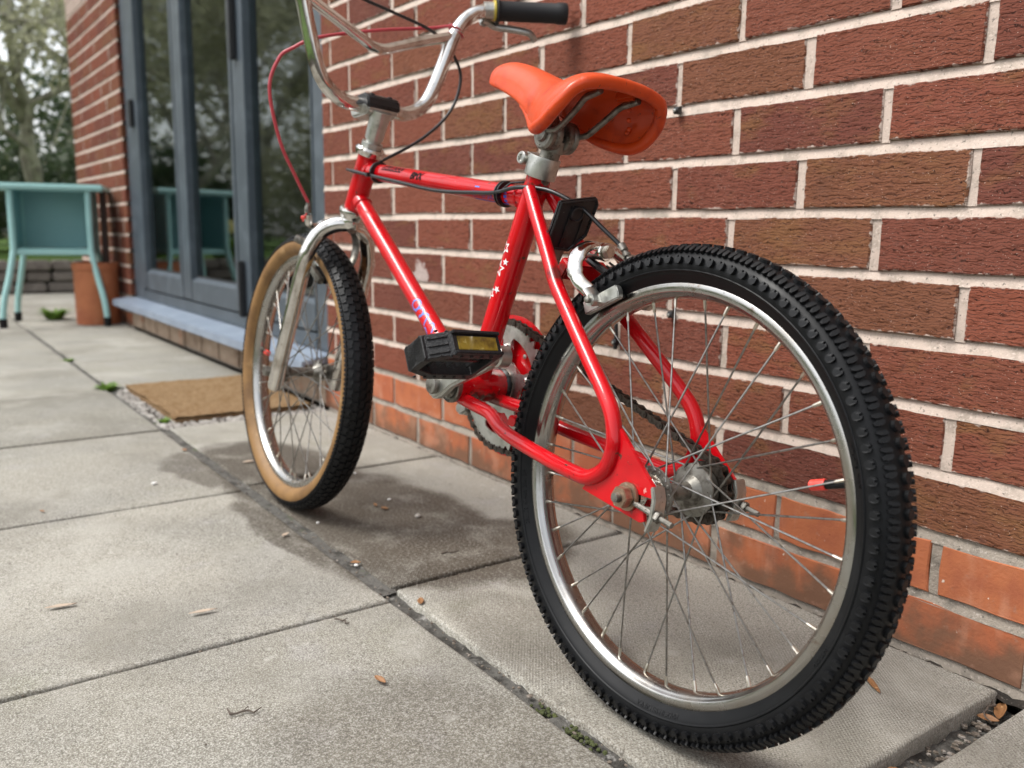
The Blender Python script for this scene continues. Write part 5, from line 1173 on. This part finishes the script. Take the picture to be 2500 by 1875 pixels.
# weeds and spring flowers
def weed(x, y, z, r, h, n, label, flower=None, name='weed', cat='weed'):
    o = empty(name, (x, y, z)); tag(o, label, cat, 'weeds between the slabs' if name == 'weed' else None); b = MB(); rg = random.Random(int(abs(x*1000)))
    for i in range(n):
        a = rg.uniform(0, 2*PI); d = rg.uniform(0, r*.4); p = V((d*cos(a), d*sin(a), 0)); t = V((cos(a), sin(a), 0)); l = h*rg.uniform(.6, 1.1); w = r*.10+.004; s = V((-sin(a), cos(a), 0))*w
        q = [p, p+t*r*.25+V((0, 0, l*.6)), p+t*r*.7*rg.uniform(.6, 1.2)+V((0, 0, l*rg.uniform(.6, 1)))]
        b.add([q[0]-s*.5, q[0]+s*.5, q[1]+s, q[1]-s, q[2]], [(0, 1, 2, 3), (3, 2, 4)])
    b.build('leaves', GREEN1, o, smooth=False)
    if flower:
        for i in range(9):
            a = rg.uniform(0, 2*PI); d = r*rg.uniform(.1, .8); p = V((d*cos(a), d*sin(a), h*rg.uniform(.9, 1.25)))
            f_ = MB()
            for k in range(6):
                u = 2*PI*k/6; f_.add([p, p+V((.0, cos(u-.4), sin(u-.4)))*.03, p+V((.02, cos(u)*.05, sin(u)*.05)), p+V((0, cos(u+.4), sin(u+.4)))*.03], [(0, 1, 2, 3)])
            f_.lathe([(.012, 0), (.02, .025)], p, (1, 0, 0), 8); f_.build('flower', flower, o, smooth=False)
weed(-4.62, -.270, 0, .10, .07, 60, 'leafy green weed on the paving left of the terracotta pot'); weed(-2.36, -.452, -.01, .045, .03, 40, 'small green weed at the corner of the doormat'); weed(-1.80, -.425, -.01, .02, .02, 20, 'tiny green weed in the gravel below the doormat'); weed(-3.05, -.455, -.01, .035, .018, 24, 'tiny weed in the joint beyond the doormat')
weed(-4.62, -.62, 0, .14, .012, 40, 'flat mossy weed by the table foot')
weed(-7.1, -.72, .2, .22, .26, 70, 'clump of pale yellow spring flowers at the left edge behind the turquoise table', mat('pale_yellow_petal', (.75, .68, .30), .6), 'flower_clump', 'flowers')
weed(-7.0, -1.3, .2, .22, .26, 70, 'clump of pale yellow spring flowers farther left on the lawn edge', bpy.data.materials['pale_yellow_petal'], 'flower_clump', 'flowers')
# grit, soil crumbs and leaf fragments gathered along the wall foot and in the joints
gt = MB(); rg = random.Random(21)
def crumbs(n, fx, fy, z, r0, r1):
    for _ in range(n):
        r_ = rg.uniform(r0, r1); gt.ball((fx(), fy(), z+r_*.35), r_, 5, (rg.uniform(.8, 1.6), rg.uniform(.7, 1.3), rg.uniform(.4, .8)))
crumbs(420, lambda: rg.uniform(-1.7, .09), lambda: -.014-abs(rg.gauss(0, .006)), -.002, .0007, .0028)
crumbs(260, lambda: rg.uniform(-1.7, .6), lambda: YJ+rg.gauss(0, .006), -.005, .0007, .0026)
crumbs(200, lambda: .108+rg.gauss(0, .009), lambda: rg.uniform(-.44, -.01), -.020, .001, .004)
for x_ in xa[1:3]+xb[1:5]: crumbs(60, lambda: x_+rg.gauss(0, .003), lambda: rg.uniform(-.44, -.02) if x_ in xa else rg.uniform(-1.05, -.46), -.006, .0006, .002)
crumbs(70, lambda: rg.uniform(-1.2, .05), lambda: rg.uniform(-.9, -.03), 0, .0005, .0014)
tag(gt.build('grit', mat('soil_grit', (.14, .115, .09), .95, vary=[((.30, .27, .24), 90, .5, .6), ((.06, .045, .035), 70, .5, .65)], coords='world'), None, merge=False), 'fine grit and soil crumbs along the wall foot and slab joints', 'grit', kind='stuff')
# moss in the wide joint
MOSS = mat('moss', (.055, .065, .02), .95, vary=[((.09, .10, .03), 80, .5, .7)], bump=[(300, 1, .003)], coords='world')
ms = MB(); rg = random.Random(4)
for i in range(70):
    x = rg.choice([rg.gauss(-.165, .010), rg.gauss(-.100, .010), rg.gauss(-.118, .008)]); y = YJ+rg.uniform(-.006, .006); ms.ball((x, y, -.008+rg.uniform(0, .003)), rg.uniform(.0012, .003), 6, (1, 1, .7))
tag(ms.build('moss', MOSS, None, merge=False), 'green moss tufts in the joint in front of the rear tyre', 'moss', kind='stuff')
